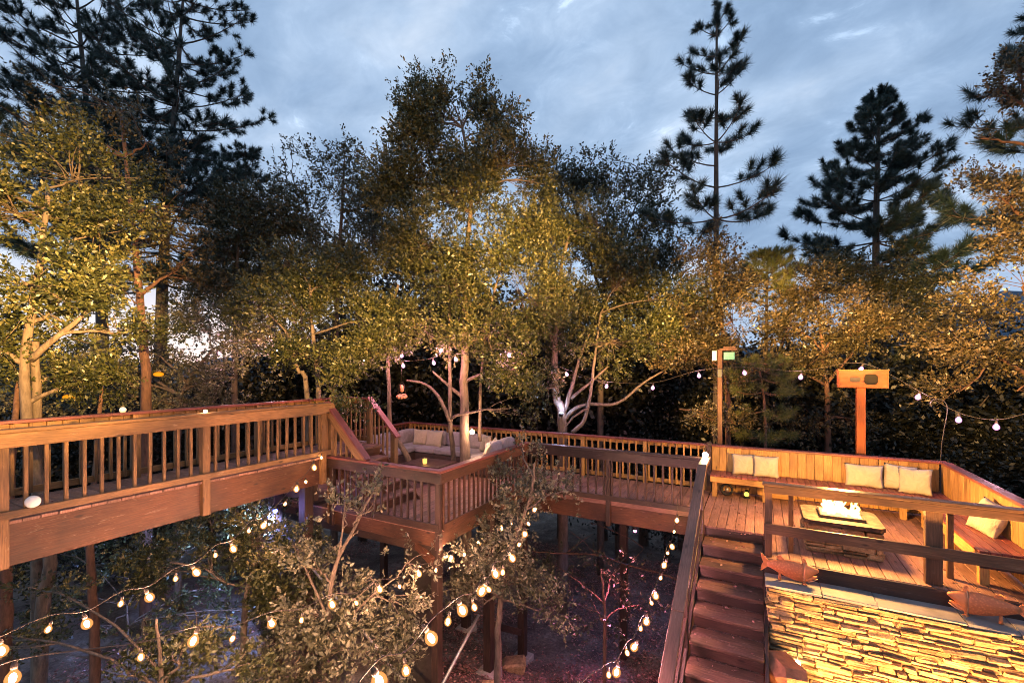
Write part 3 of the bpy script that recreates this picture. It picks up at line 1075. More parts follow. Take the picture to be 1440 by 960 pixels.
m.box(TX0, TX1, TY0, TY0 + .02, .457, .50); m.box(TX0, TX1, TY1 - .02, TY1, .457, .50); m.box(TX0, TX0 + .02, TY0 + .022, TY1 - .022, .457, .50); m.box(TX1 - .02, TX1, TY0 + .022, TY1 - .022, .457, .50)
m.build('burner_tray', M['iron'], fp)
m = MB(); m.obox((1.05, 8.19, .475), AX, (.245, .205, .012), ch=.006, jitter=.004); m.build('fire_glass', M['ember'], fp)
m = MB()
for i in range(30):
    x = TX0 + .07 + (TX1 - TX0 - .14) * (i + random.random()) / 30
    y = 8.19 + random.gauss(0, .075)
    h = random.choice((random.uniform(.06, .14), random.uniform(.12, .24), random.uniform(.18, .36)))
    r = random.uniform(.018, .036)
    lx, ly = random.uniform(-.07, .07), random.uniform(-.04, .04)
    wv = random.uniform(-.03, .03)
    m.tube(smooth_poly([(x, y, .478), (x + wv * .5, y, .478 + h * .22), (x + lx * .3 - wv, y + ly * .3, .478 + h * .5), (x + lx * .6 + wv, y + ly * .6, .478 + h * .78), (x + lx, y + ly, .478 + h)], 3),
           [r * q for q in (.55, .8, .95, 1, .97, .9, .8, .68, .54, .4, .27, .13, .02)], 9)
m.build('flame', M['flame'], fp)
lamp('fire_light', 'POINT', (1.05, 8.19, 1.08), 440, (1.0, 0.48, 0.12), fp, 0.16)

# ================================================================== FISH
def fish(name, label, loc, yaw, length):
    t = thing(name, label, 'fish sculpture', loc, 'clay fish on the wall')
    t.rotation_euler = (0, 0, yaw)
    S = length
    def sections(b, secs, n=18):
        vsx, fsx = [], []
        for (x, zc, hh, ww) in secs:
            for k in range(n):
                a = 2 * PI * k / n
                vsx.append((x * S, math.cos(a) * ww * S * 1.2, (zc + math.sin(a) * hh) * S * 1.25))
        for i in range(len(secs) - 1):
            for k in range(n):
                k2 = (k + 1) % n
                fsx.append([i * n + k, (i + 1) * n + k, (i + 1) * n + k2, i * n + k2])
        fsx.append(list(range(n))); fsx.append([(len(secs) - 1) * n + k for k in range(n)][::-1])
        b.add(vsx, fsx, None, True)
    # tail at -0.5, head at +0.5, arched body
    b = MB()
    sections(b, [(-.40, .23, .045, .022), (-.33, .225, .062, .035), (-.22, .215, .095, .060), (-.08, .205, .130, .082), (.06, .195, .150, .092), (.18, .185, .150, .090), (.225, .182, .142, .086)])
    o = link_mesh('body', b.mesh('body', M['clay_scale']), None, t)
    b = MB()     # head with an open mouth: upper and lower jaw
    sections(b, [(.228, .186, .150, .092), (.27, .195, .135, .085), (.33, .215, .095, .070), (.40, .235, .055, .050), (.455, .243, .028, .034), (.475, .245, .012, .018)])
    sections(b, [(.228, .105, .055, .070), (.28, .100, .048, .062), (.35, .115, .032, .048), (.42, .142, .020, .034), (.45, .155, .008, .016)])
    b.ball((.34 * S, .062 * S, .245 * S), .017 * S); b.ball((.34 * S, -.062 * S, .245 * S), .017 * S)
    link_mesh('head', b.mesh('head', M['clay']), None, t)
    b = MB()     # gill collar and pale lip rim
    ring = [(.228 * S, math.cos(a) * .098 * S, (.182 + math.sin(a) * .156) * S * 1.25) for a in [2 * PI * k / 20 for k in range(21)]]
    b.tube(ring, .011 * S, 6)
    lip = [(.30 * S, .060 * S, .085 * S), (.38 * S, .05 * S, .115 * S), (.452 * S, .0, .150 * S), (.38 * S, -.05 * S, .115 * S), (.30 * S, -.060 * S, .085 * S)]
    b.tube(lip, .010 * S, 6)
    link_mesh('gill', b.mesh('gill', M['clay_pale']), None, t)
    b = MB()
    tail = [(-.38, .19), (-.45, .14), (-.52, .09), (-.50, .19), (-.47, .24), (-.50, .30), (-.52, .39), (-.44, .335), (-.38, .28)]
    b.prism([(p[0] * S, p[1] * S * 1.25) for p in tail], (0, -.012 * S, 0), (1, 0, 0), (0, 0, 1), (0, 1, 0), .024 * S)
    link_mesh('tail_fin', b.mesh('tail_fin', M['clay']), None, t)
    b = MB()
    fin = [(-.20, .29), (-.24, .37), (-.17, .395), (-.12, .36), (-.08, .32)]
    b.prism([(p[0] * S, p[1] * S * 1.25) for p in fin], (0, -.01 * S, 0), (1, 0, 0), (0, 0, 1), (0, 1, 0), .02 * S)
    link_mesh('dorsal_fin', b.mesh('dorsal_fin', M['clay']), None, t)
    b = MB()
    fin = [(.20, .32), (.215, .41), (.26, .385), (.29, .32)]
    b.prism([(p[0] * S, p[1] * S * 1.25) for p in fin], (0, -.01 * S, 0), (1, 0, 0), (0, 0, 1), (0, 1, 0), .02 * S)
    link_mesh('crest', b.mesh('crest', M['clay']), None, t)
    b = MB()
    b.tube([(.235 * S, 0, .06 * S), (.24 * S, 0, 0.012), (.24 * S, 0, 0.0)], [.02 * S, .026 * S, .045 * S], 10)
    link_mesh('foot', b.mesh('foot', M['clay']), None, t)
    b = MB()
    b.tube([(-.18 * S, 0, .14 * S), (-.18 * S, 0, 0.0)], [.02 * S, .03 * S], 10)
    link_mesh('foot', b.mesh('foot', M['clay']), None, t)
    return t


def clay_scale():
    m, nt, out = new_mat('scaled_terracotta')
    L = nt.links.new
    tc = nd(nt, 'ShaderNodeTexCoord')
    v = nd(nt, 'ShaderNodeTexVoronoi', Scale=42.0)
    L(tc.outputs['Object'], v.inputs['Vector'])
    c = ramp(nt, v.outputs['Distance'], [(0.1, (0.68, 0.21, 0.07)), (0.55, (0.50, 0.135, 0.045))])
    bs = nd(nt, 'ShaderNodeBsdfPrincipled', Roughness=0.5)
    L(c, bs.inputs['Base Color'])
    bp = nd(nt, 'ShaderNodeBump', Strength=0.5, Distance=0.006)
    bp.invert = True
    L(v.outputs['Distance'], bp.inputs['Height'])
    L(bp.outputs[0], bs.inputs['Normal'])
    L(bs.outputs[0], out.inputs[0])
    return m


M['clay_scale'] = clay_scale()
M['clay_pale'] = plain('pale_terracotta', (0.58, 0.27, 0.14), 0.5, var=.2)
CAPZ = -0.176
fish('fish_sculpture', 'terracotta fish facing right, on the wall top beside the stair', (0.36, 7.0, CAPZ), 0.0, 0.66)
fish('fish_sculpture', 'terracotta fish facing left, on the wall top under the side bench', (2.22, 6.98, CAPZ), PI - 0.15, 0.66)

# ================================================================== PILLOWS, SOFAS
def pillow_mesh(name, mat, w, h, t, n=14, pinch=0.10):
    b = MB()
    vsx = {}
    V, F = [], []
    def vid(i, j, s):
        edge = i in (0, n) or j in (0, n)
        key = (i, j, 0 if edge else s)
        if key not in vsx:
            u, v = 2 * i / n - 1, 2 * j / n - 1
            pu = 1 - pinch * (1 - abs(v) ** 2.2) * 0.9 if True else 1
            pv = 1 - pinch * (1 - abs(u) ** 2.2) * 0.9
            th = t / 2 * max(0, (1 - abs(u) ** 2.6)) ** 0.55 * max(0, (1 - abs(v) ** 2.6)) ** 0.55
            th *= 1 + 0.10 * math.sin(3.1 * u + 2 * v) * math.cos(2.3 * v - u)
            vsx[key] = len(V)
            V.append((u * w / 2 * (pu if abs(u) > .5 else 1 - pinch * .9 * (1 - abs(v) ** 2.2) * abs(u) * 2 * .5), s * th if not edge else 0.0, v * h / 2 * (pv if abs(v) > .5 else 1 - pinch * .45 * (1 - abs(u) ** 2.2))))
        return vsx[key]
    for s in (-1, 1):
        for i in range(n):
            for j in range(n):
                q = [vid(i, j, s), vid(i + 1, j, s), vid(i + 1, j + 1, s), vid(i, j + 1, s)]
                F.append(q if s < 0 else q[::-1])
    b.add(V, F, None, True)
    return b.mesh(name, mat)


PM = {}


def pillow(label, loc, yaw, lean, w=0.44, h=0.44, t=0.15, mat=None, roll=0.0, group='throw pillows on the benches'):
    """loc: bottom centre of the pillow; yaw 0 faces -y; lean tips the top backwards"""
    mat = mat or M['pillow']
    key = (w, h, t, mat.name)
    if key not in PM:
        PM[key] = pillow_mesh('throw_pillow', mat, w, h, t)
    o = link_mesh('throw_pillow', PM[key], None)
    rot = Matrix.Rotation(yaw, 4, 'Z') @ Matrix.Rotation(-lean, 4, 'X') @ Matrix.Rotation(roll, 4, 'Y')
    up = (rot @ Vector((0, 0, h / 2 - 0.02, )))
    o.matrix_world = Matrix.Translation(Vector(loc) + up) @ rot
    tag(o, label, 'pillow', group)
    return o


BS = 0.46
pillow('pale pillow leaning at the left end of the long bench, left of a twin', (-0.27, 10.40, BS), 0.18, 0.22, w=.44, h=.43)
pillow('pale square pillow on the long bench, right of its twin at the left end', (0.12, 10.37, BS), 0.05, 0.20, w=.46, h=.43)
pillow('wide pale pillow on the long bench left of the corner pair', (1.69, 10.38, BS), -0.02, 0.22, w=.58, h=.42)
pillow('pale pillow tucked into the bench corner, partly hidden', (2.18, 10.42, BS), -0.25, 0.22, w=.46, h=.46, roll=.06)
pillow('tilted pale pillow in front of the corner pillow', (2.36, 10.20, BS), -0.55, 0.28, w=.48, h=.46, roll=-.10)
pillow('lone rumpled pillow on the side bench nearest the guard rail', (2.58, 8.28, BS), -1.25, 0.42, w=.50, h=.46, t=.20, roll=.12)


def cushion(mb, x0, x1, y0, y1, z0, z1, r=0.05):
    c = Vector(((x0 + x1) / 2, (y0 + y1) / 2, (z0 + z1) / 2))
    hx, hy, hz = (x1 - x0) / 2, (y1 - y0) / 2, (z1 - z0) / 2
    n = 8
    def f(t, h):   # superellipse-ish spacing
        return h * t
    V, F, idx = [], [], {}
    for ax in range(3):
        for s in (-1, 1):
            for i in range(n):
                for j in range(n):
                    q = []
                    for (a, b) in ((i, j), (i + 1, j), (i + 1, j + 1), (i, j + 1)):
                        p = [0, 0, 0]
                        p[ax] = s; p[(ax + 1) % 3] = 2 * a / n - 1; p[(ax + 2) % 3] = 2 * b / n - 1
                        key = tuple(round(x, 4) for x in p)
                        if key not in idx:
                            idx[key] = len(V)
                            w3 = [p[k] * h for k, h in enumerate((hx, hy, hz))]
                            inn = [max(-h + r, min(h - r, q2)) for q2, h in zip(w3, (hx, hy, hz))]
                            dlt = Vector([a2 - b3 for a2, b3 in zip(w3, inn)])
                            if dlt.length > r: dlt = dlt.normalized() * r
                            bul = 0.018 * (1 - p[0] ** 2) * (1 - p[1] ** 2) * (1 if p[2] > 0 else 0)
                            V.append(c + Vector(inn) + dlt + Vector((0, 0, bul)))
                        q.append(idx[key])
                    F.append(q if s > 0 else q[::-1])
    mb.add(V, F, None, True)


def sofa(label, x0, x1, y0, y1, back, nseat):
    t = thing('outdoor_sofa', label, 'sofa', ((x0 + x1) / 2, (y0 + y1) / 2, 0.0), 'sofas of the outdoor sectional')
    m = MB(); m.box(x0, x1, y0, y1, 0.04, 0.30, .012); m.build('base', M['rattan'], t)
    if back == 'y':
        m = MB(); m.box(x0, x1, y1 - .07, y1, .303, .62, .012); m.build('back_frame', M['rattan'], t)
    else:
        m = MB()
        xa, xb = (x0, x0 + .07) if back == '-x' else (x1 - .07, x1)
        m.box(xa, xb, y0, y1, .303, .62, .012); m.build('back_frame', M['rattan'], t)
    for i in range(nseat):
        if back == 'y':
            wx = (x1 - x0) / nseat
            m = MB(); cushion(m, x0 + i * wx + .005, x0 + (i + 1) * wx - .005, y0 - .02, y1 - .09, .305, .45); m.build('seat_cushion', M['cushion'], t)
            m = MB(); cushion(m, x0 + i * wx + .015, x0 + (i + 1) * wx - .015, y1 - .27, y1 - .08, .455, .83, .07); m.build('back_cushion', M['cushion'], t)
        else:
            wy = (y1 - y0) / nseat
            s = back == '-x'
            m = MB(); cushion(m, (x0 + .09) if s else x0 - .02, (x1 + .02) if s else x1 - .09, y0 + i * wy + .005, y0 + (i + 1) * wy - .005, .305, .45); m.build('seat_cushion', M['cushion'], t)
            m = MB(); cushion(m, (x0 + .08) if s else x1 - .27, (x0 + .27) if s else x1 - .08, y0 + i * wy + .015, y0 + (i + 1) * wy - .015, .455, .83, .07); m.build('back_cushion', M['cushion'], t)
    return t


sofa('grey cushioned sofa section along the back railing of the lower deck', -8.33, -6.35, 9.72, 10.5, 'y', 3)
sofa('grey cushioned sofa section on the left, beyond the short stair', -9.15, -8.36, 8.3, 10.5, '-x', 3)
sofa('grey cushioned sofa section on the right behind the tree trunks', -6.32, -5.5, 9.2, 10.5, '+x', 2)
GP = 'throw pillows on the sofas'
pillow('upright cream pillow at the left end of the sofa group', (-8.42, 10.08, .45), .5, .25, .46, .46, .15, roll=.05, group=GP)
pillow('broad cream pillow in front of the back sofa cushion, left of the trunks', (-7.92, 10.02, .45), .1, .25, .52, .46, .16, group=GP)
pillow('bright cream pillow beside the lamp on the thick trunk', (-6.28, 10.02, .45), -.5, .25, .46, .46, .15, group=GP)
pillow('slim cream pillow standing at the right sofa section', (-5.92, 9.85, .45), -1.0, .25, .46, .44, .15, group=GP)
pillow('cream pillow lying low on the right end of the sofa', (-5.82, 9.35, .45), -1.3, .5, .50, .42, .16, group=GP)
ct = thing('coffee_table', 'low dark coffee table in front of the sofas', 'table', (-6.8, 8.5, 0))
m = MB(); m.box(-7.35, -6.30, 8.1, 8.9, .36, .40, .006); m.build('tabletop', M['dark'], ct)
for x in (-7.28, -6.37):
    for y in (8.17, 8.83):
        m = MB(); m.box(x - .03, x + .03, y - .03, y + .03, 0, .358); m.build('leg', M['dark'], ct)
m = MB(); m.box(-7.22, -6.43, 8.23, 8.77, .12, .15); m.build('shelf', M['dark'], ct)
cd = thing('candle_lantern', 'glowing amber candle glass on the coffee table', 'candle', (-6.82, 8.32, .402))
m = MB(); m.lathe((-6.82, 8.32, .402), [(.045, 0), (.05, .03), (.052, .11), (.048, .12)], 14); m.build('glass', M['candle'], cd)
m = MB(); m.lathe((-6.82, 8.32, .5215), [(.05, 0.001), (.05, .012)], 14); m.build('rim', M['iron'], cd)
lamp('candle_light', 'POINT', (-6.82, 8.32, .62), 3, (1, .5, .12), cd, .03)

# ================================================================== TREES
M['leaf_oak'] = leaf_mat('oak_leaf', [(0.014, 0.019, 0.007), (0.058, 0.064, 0.019), (0.158, 0.142, 0.055)], .10)
M['leaf_dark'] = leaf_mat('dark_oak_leaf', [(0.022, 0.030, 0.016), (0.048, 0.052, 0.026), (0.085, 0.066, 0.032)], .15)
M['leaf_rust'] = leaf_mat('rusty_oak_leaf', [(0.018, 0.016, 0.007), (0.075, 0.060, 0.024), (0.20, 0.14, 0.07)], .10)
M['leaf_pale'] = leaf_mat('pale_oak_leaf', [(0.040, 0.041, 0.024), (0.112, 0.108, 0.066), (0.25, 0.225, 0.15)], .15)
M['needle'] = leaf_mat('pine_needle', [(0.014, 0.030, 0.030), (0.026, 0.050, 0.046), (0.045, 0.075, 0.055)], .08)
M['needle_warm'] = leaf_mat('young_pine_needle', [(0.06, 0.075, 0.02), (0.11, 0.12, 0.035), (0.17, 0.16, 0.06)], .15)
M['bark'] = bark_mat('oak_bark', (0.06, 0.042, 0.031), (0.21, 0.155, 0.115))
M['bark_dark'] = bark_mat('dark_bark', (0.035, 0.026, 0.02), (0.11, 0.08, 0.062))
M['bark_red'] = bark_mat('reddish_bark', (0.06, 0.028, 0.018), (0.19, 0.095, 0.06))


def unit(v):
    return v / (np.linalg.norm(v, axis=-1, keepdims=True) + 1e-9)


def leaves_mesh(name, cen, dirs, size, tint, wr=0.50):
    n = len(cen)
    s = size[:, None]
    d = unit(dirs)
    r = unit(np.cross(d, unit(RNG.normal(size=(n, 3)))))
    nn = np.cross(d, r)
    a = cen
    tip = cen + d * s
    q1 = cen + d * s * 0.48 + r * s * wr * 0.5 + nn * s * 0.08
    q2 = cen + d * s * 0.48 - r * s * wr * 0.5 + nn * s * 0.08
    V = np.stack([a, q1, tip, q2], 1).reshape(-1, 3)
    return np_mesh(name, V, 4, tint)


def gap_field(p, ph):
    return (np.sin(p[:, 0] * 2.1 + ph) * np.sin(p[:, 1] * 1.9 + ph * 1.7) * np.sin(p[:, 2] * 2.3 + ph * .6)
            + 0.6 * np.sin(p[:, 0] * 4.7 + ph * 2) * np.sin(p[:, 2] * 5.1 + 1.1) * np.sin(p[:, 1] * 4.3 + ph))


def bez(a, b, bend, n):
    a, b = Vector(a), Vector(b)
    mid = (a + b) / 2 + Vector(bend)
    out = []
    for i in range(n):
        t = i / (n - 1)
        out.append(a * (1 - t) ** 2 + mid * 2 * t * (1 - t) + b * t * t)
    return out


def limb(mb, pts, r0, r1, n=7, wob=0.0):
    k = len(pts)
    pp = []
    for i, p in enumerate(pts):
        q = Vector(p)
        if 0 < i < k - 1 and wob:
            q += Vector((random.uniform(-wob, wob), random.uniform(-wob, wob), random.uniform(-wob, wob) * .5))
        pp.append(q)
    mb.tube(pp, [r0 + (r1 - r0) * i / (k - 1) for i in range(k)], n)


def oak(name, label, cat, base, trunks, lobes, leaf, bark, lai=1.7, lsize=0.085, seed=0, group=None, twig_dead=0.0, gap=0.15, sprays=True, limb_r=0.035, thick=1.55):
    """trunks: list of (points, r0, r1); lobes: list of (px, py, d, rx_px, ry_px[, density])"""
    global RNG
    RNG = np.random.default_rng(seed + 100)
    random.seed(seed + 100)
    t = thing(name, label, cat, base, group)
    wood_mb = MB()
    ends = []
    for pts, r0, r1 in trunks:
        sp = smooth_poly(pts, 4)
        limb(wood_mb, sp, r0, r1, 9, r0 * .18)
        ends += [(p, r0 + (r1 - r0) * i / len(sp)) for i, p in enumerate(sp) if i > len(sp) * 0.35]
    allc, alld, alls, allt = [], [], [], []
    for lb in lobes:
        px, py, d, rx, ry = lb[:5]
        dens = lb[5] if len(lb) > 5 else 1.0
        c = P(px, py, d)
        ra, rz = rx * d / 640, ry * d / 640
        rd = 0.5 * (ra + rz)
        # limb from the nearest trunk point below
        src, sr = min(ends, key=lambda e: (e[0] - c).length + (1.2 * max(0, e[0].z - c.z + .3)))
        lp = bez(src, c, (random.uniform(-.2, .2), random.uniform(-.2, .2), 0.12 * (c - src).length), 7)
        limb(wood_mb, lp, min(sr * .7, limb_r * (0.6 + ra)), 0.012, 6, 0.03)
        area = PI * ra * rz
        nleaf = int(thick * area * lai * dens / (lsize * lsize * 0.5 * 0.5 * 0.62))
        per = 14
        nc = max(6, nleaf // per)
        ax_r = np.array([CY, SY, 0.0])
        ax_f = np.array([-SY, CY, 0.0])
        ax_u = np.array([0, 0, 1.0])
        # each lobe is a handful of uneven clumps with gaps between them
        ns = int(np.clip(5 + 5 * ra * rz, 6, 16))
        su = unit(RNG.normal(size=(ns, 3)))
        sc = su * (RNG.random((ns, 1)) ** .5) * .86
        sr_ = .26 + .26 * RNG.random(ns)
        wgt = sr_ ** 2
        which = RNG.choice(ns, size=nc, p=wgt / wgt.sum())
        u = unit(RNG.normal(size=(nc, 3)))
        rad = RNG.random(nc) ** (1 / 2.2)
        q = sc[which] + u * (rad * sr_[which])[:, None]
        pts = np.array(c)[None] + q[:, :1] * ra * ax_r + q[:, 1:2] * rd * ax_f + q[:, 2:3] * rz * ax_u
        g = gap_field(pts, seed * 1.3)
        keep = g > -gap - 0.25 * RNG.random(nc)
        pts, uu = pts[keep], u[keep] * .6 + unit(q[keep]) * .6
        nc = len(pts)
        td = unit(uu * 0.8 + RNG.normal(size=(nc, 3)) * 0.45 + np.array([0, 0, 0.30]))
        tl = (RNG.random(nc) * 0.24 + 0.16) * (lsize / 0.075)
        k = per
        s = (np.arange(k)[None] + RNG.random((nc, k))) / k
        cc = pts[:, None] + td[:, None] * (tl[:, None] * s)[..., None]
        ld = unit(td[:, None] * 0.8 + RNG.normal(size=(nc, k, 3)) * 0.75)
        cc = cc + ld * 0.012
        allc.append(cc.reshape(-1, 3)); alld.append(ld.reshape(-1, 3))
        alls.append(lsize * (0.45 + 0.95 * RNG.random(nc * k)))
        tt = np.clip(0.45 + 0.16 * RNG.normal(size=(ns, 1))[which[keep]] + 0.16 * RNG.normal(size=(nc, 1)) + 0.20 * RNG.normal(size=(nc, k)), 0, 1)
        allt.append(tt.reshape(-1))
        # twigs to a share of the clusters
        if sprays:
            for i in RNG.choice(nc, size=min(nc, max(4, nc // 14)), replace=False):
                p = Vector(pts[i])
                f = random.uniform(.45, 1.0)
                a = lp[min(6, int(2 + 5 * f))]
                wp = bez(a, p, (random.uniform(-.1, .1), random.uniform(-.1, .1), random.uniform(-.02, .12)), 4)
                limb(wood_mb, wp, 0.009, 0.003, 3)
    wood_mb.build('trunk', bark, t)
    C_ = np.concatenate(allc) - np.array(origin_of(t))
    me = leaves_mesh('crown', C_, np.concatenate(alld), np.concatenate(alls), np.concatenate(allt))
    link_mesh('crown', me, leaf, t)
    return t


def gbase(px, d):
    p = P(px, 516, d)
    p.z = float(ground_z(p.x, p.y)) - 0.1
    return p


def needle_tuft(cs, ds, n, ln, wd, droop=0.0):
    """sprays of needles: cs tuft bases (k,3), ds directions, n needles each"""
    k = len(cs)
    d = unit(ds)[:, None]
    s = RNG.random((k, n, 1))
    base = cs[:, None] + d * (s * ln * 0.75)
    nd_ = unit(d * (0.55 + 0.5 * s) + RNG.normal(size=(k, n, 3)) * 0.62 + np.array([0, 0, -droop]))
    side = unit(np.cross(nd_, RNG.normal(size=(k, n, 3))))
    lf = ln * (0.75 + 0.4 * RNG.random((k, n, 1)))
    a = base + side * wd * .5
    b = base - side * wd * .5
    tip = base + nd_ * lf
    return np.stack([a, b, tip], 2).reshape(-1, 3)


def pine(name, label, base, top, lean_pts, r0, whorls, ln, wd, n_needles, mat, bark, seed=0, group='pines behind the decks', droop=0.05):
    """whorls: list of (height fraction, [(azimuth deg, length m, rise, n_side)])"""
    global RNG
    RNG = np.random.default_rng(seed + 500)
    random.seed(seed + 500)
    t = thing(name, label, 'pine tree', base, group)
    base, top = Vector(base), Vector(top)
    axis = smooth_poly([base] + [Vector(p) for p in lean_pts] + [top], 5)
    mb = MB()
    limb(mb, axis, r0, 0.018, 9)
    H = [p for p in axis]
    cs, ds, sc_ = [], [], []
    ftop = max(f for f, _ in whorls)
    fbot = min(f for f, _ in whorls)

    def at(f):
        x = f * (len(H) - 1)
        i = min(int(x), len(H) - 2)
        return H[i].lerp(H[i + 1], x - i)
    for f, brs in whorls:
        o = at(f)
        ts = 1.0 - .42 * (f - fbot) / (ftop - fbot + 1e-6)
        for az, bl, rise, ns in brs:
            a = R(az)
            hd = Vector((math.cos(a), math.sin(a), 0))
            end = o + hd * bl + Vector((0, 0, rise * bl))
            pts = bez(o, end, Vector((0, 0, -0.16 * bl)), 6)
            limb(mb, pts, 0.012 + 0.016 * bl * .5, 0.008, 5)
            dd = (pts[-1] - pts[-2]).normalized()
            cs.append(pts[-1] - dd * ln * .3); ds.append(dd * .8 + Vector((0, 0, .5))); sc_.append(ts)
            for k in range(ns):
                q = random.uniform(.35, .97)
                i = min(int(q * 5), 4)
                p = pts[i].lerp(pts[i + 1], q * 5 - i)
                side = Vector((-hd.y, hd.x, 0)) * random.choice((-1, 1))
                sd = (hd * random.uniform(.2, .8) + side * random.uniform(.4, 1) + Vector((0, 0, random.uniform(.1, .8)))).normalized()
                sl = random.uniform(.12, .42) * min(1.3, .5 + bl * .4)
                e = p + sd * sl
                limb(mb, [p, (p + e) / 2 + Vector((0, 0, -.02)), e], 0.008, 0.006, 3)
                cs.append(e - sd * ln * .25); ds.append(sd + Vector((0, 0, .25))); sc_.append(ts * random.uniform(.7, .95))
    # leader tufts
    for k in range(7):
        f = 1.0 - k * .013
        cs.append(at(f) - Vector((0, 0, ln * .3))); ds.append(Vector((random.uniform(-.5, .5), random.uniform(-.5, .5), 1))); sc_.append(.5)
    mb.build('trunk', bark, t)
    cs = np.array([tuple(c) for c in cs]) - np.array(base)
    ds = np.array([tuple(c) for c in ds])
    V = needle_tuft(cs, ds, n_needles, ln * np.array(sc_)[:, None, None], wd, droop)
    tint = np.clip(np.repeat(RNG.random(len(cs)), n_needles) * .7 + .3 * RNG.random(len(cs) * n_needles), 0, 1)
    me = np_mesh('crown', V, 3, tint)
    link_mesh('crown', me, mat, t)
    return t


def whorl_set(f0, f1, n, len_at, rise_at, ns_at, per=(4, 6), skip=0.0):
    out = []
    for i in range(n):
        f = f0 + (f1 - f0) * i / (n - 1) + random.uniform(-.006, .006)
        k = random.randint(*per)
        a0 = random.uniform(0, 360)
        brs = []
        for j in range(k):
            if random.random() < skip:
                continue
            x = min(1.0, max(0.0, (f - f0) / (f1 - f0)))
            brs.append((a0 + 360 * j / k + random.uniform(-20, 20), len_at(x) * random.uniform(.7, 1.2), rise_at(x) + random.uniform(-.12, .15), ns_at(x)))
        out.append((f, brs))
    return out


random.seed(3)
# --- pines
d = 13.0
pine('pine_tree', 'tall slender sparse pine right of centre with tufted bare branches', gbase(1008, d), P(1008, 2, d), [P(1007, 330, d)], 0.13,
     whorl_set(.53, .93, 10, lambda x: 1.5 * (1 - x) ** .8 + .30, lambda x: .12 + .55 * x, lambda x: int(6.5 * (1 - x) + 1.5), (3, 5), .20), .35, .014, 190, M['needle'], M['bark_dark'], 1)
d = 17.0
pine('pine_tree', 'full dark conical pine on the right skyline', gbase(1232, d), P(1238, 125, d), [P(1232, 330, d)], 0.2,
     whorl_set(.40, .93, 13, lambda x: 2.9 * (1 - x) ** 1.15 + .35, lambda x: .02 + .4 * x, lambda x: int(17 * (1 - x) + 4), (5, 6), .08), .38, .020, 130, M['needle'], M['bark_dark'], 2)
d = 16.0
pine('pine_tree', 'big dark pine at upper left with broad right-hand boughs', gbase(222, d), P(262, -60, d), [P(228, 420, d), P(240, 230, d)], 0.26,
     whorl_set(.36, .98, 20, lambda x: 2.9 * (1 - x) ** .5 + .8, lambda x: .0 + .4 * x, lambda x: int(17 * (1 - x) + 9), (5, 6), .06), .37, .019, 105, M['needle'], M['bark_dark'], 3)
d = 17.0
pine('pine_tree', 'dark pine in the top left corner behind the rusty oak', gbase(150, d), P(100, -90, d), [P(140, 330, d), P(122, 150, d)], 0.24,
     whorl_set(.40, .98, 18, lambda x: 3.0 * (1 - x) ** .5 + .8, lambda x: .05 + .4 * x, lambda x: int(16 * (1 - x) + 9), (5, 6), .06), .37, .019, 100, M['needle'], M['bark_dark'], 4)
d = 10.0
pine('pine_tree', 'pine at the right edge with long-needled boughs reaching into frame', gbase(1520, d), P(1500, 10, d), [P(1515, 300, d)], 0.17,
     whorl_set(.50, .98, 9, lambda x: 1.5 * (1 - x) ** .6 + .35, lambda x: .1 + .4 * x, lambda x: int(8 * (1 - x) + 4), (5, 6)), .36, .014, 140, M['needle'], M['bark_dark'], 5)
d = 17.0
pine('pine_tree', 'small dark pine top beside the big left pine', gbase(345, d), P(345, 215, d), [P(347, 400, d)], 0.12,
     whorl_set(.50, .97, 8, lambda x: 1.7 * (1 - x) + .4, lambda x: .2 + .4 * x, lambda x: int(8 * (1 - x) + 4), (4, 6)), .30, .018, 70, M['needle'], M['bark_dark'], 6)
d = 14.0
pine('pine_tree', 'young olive-lit pine top between the two right-hand pines', gbase(1078, d), P(1080, 358, d), [P(1078, 450, d)], 0.08,
     whorl_set(.55, .97, 8, lambda x: .8 * (1 - x) + .2, lambda x: .4 + .3 * x, lambda x: int(6 * (1 - x) + 3), (4, 5)), .28, .016, 60, M['needle_warm'], M['bark_dark'], 7)
d = 11.6
pine('pine_tree', 'low young pine with drooping yellow-green needles behind the long bench', gbase(1072, d), P(1062, 500, d), [P(1076, 590, d)], 0.05,
     whorl_set(.45, .9, 6, lambda x: .75, lambda x: -.1, lambda x: 4, (3, 4)), .26, .010, 90, M['needle_warm'], M['bark_red'], 8, droop=.5)

# --- oaks, from the left
d = 7.8
oak('oak_tree', 'golden-lit oak at the left edge with a stout pale trunk', 'oak tree', gbase(36, d),
    [([gbase(52, d), P(62, 850, d), P(70, 770, d), P(40, 600, d), P(38, 490, d), P(48, 420, d), P(60, 330, d), P(66, 270, d)], .112, .03),
     ([P(44, 505, d), P(85, 470, d), P(150, 415, d + .3)], .06, .025),
     ([gbase(52, d + .2), P(52, 590, d + .2), P(50, 480, d + .1)], .09, .05)],
    [(20, 300, d, 85, 85), (110, 250, d + .4, 85, 75, .8), (40, 400, d - .3, 80, 70), (130, 390, d + .3, 75, 50, .9), (-50, 260, d, 90, 130),
     (90, 470, d, 70, 45), (170, 470, d + .6, 70, 40, .7), (140, 330, d + .6, 80, 60, .7), (-20, 480, d - .2, 70, 60, .8), (70, 440, d + .2, 60, 45, .8), (110, 530, d + .5, 60, 32, .8), (20, 560, d + .6, 45, 40, .8), (170, 530, d + .8, 45, 30, .7)],
    M['leaf_oak'], M['bark'], lai=1.5, lsize=.072, seed=1, group='oaks around the decks')
d = 10.5
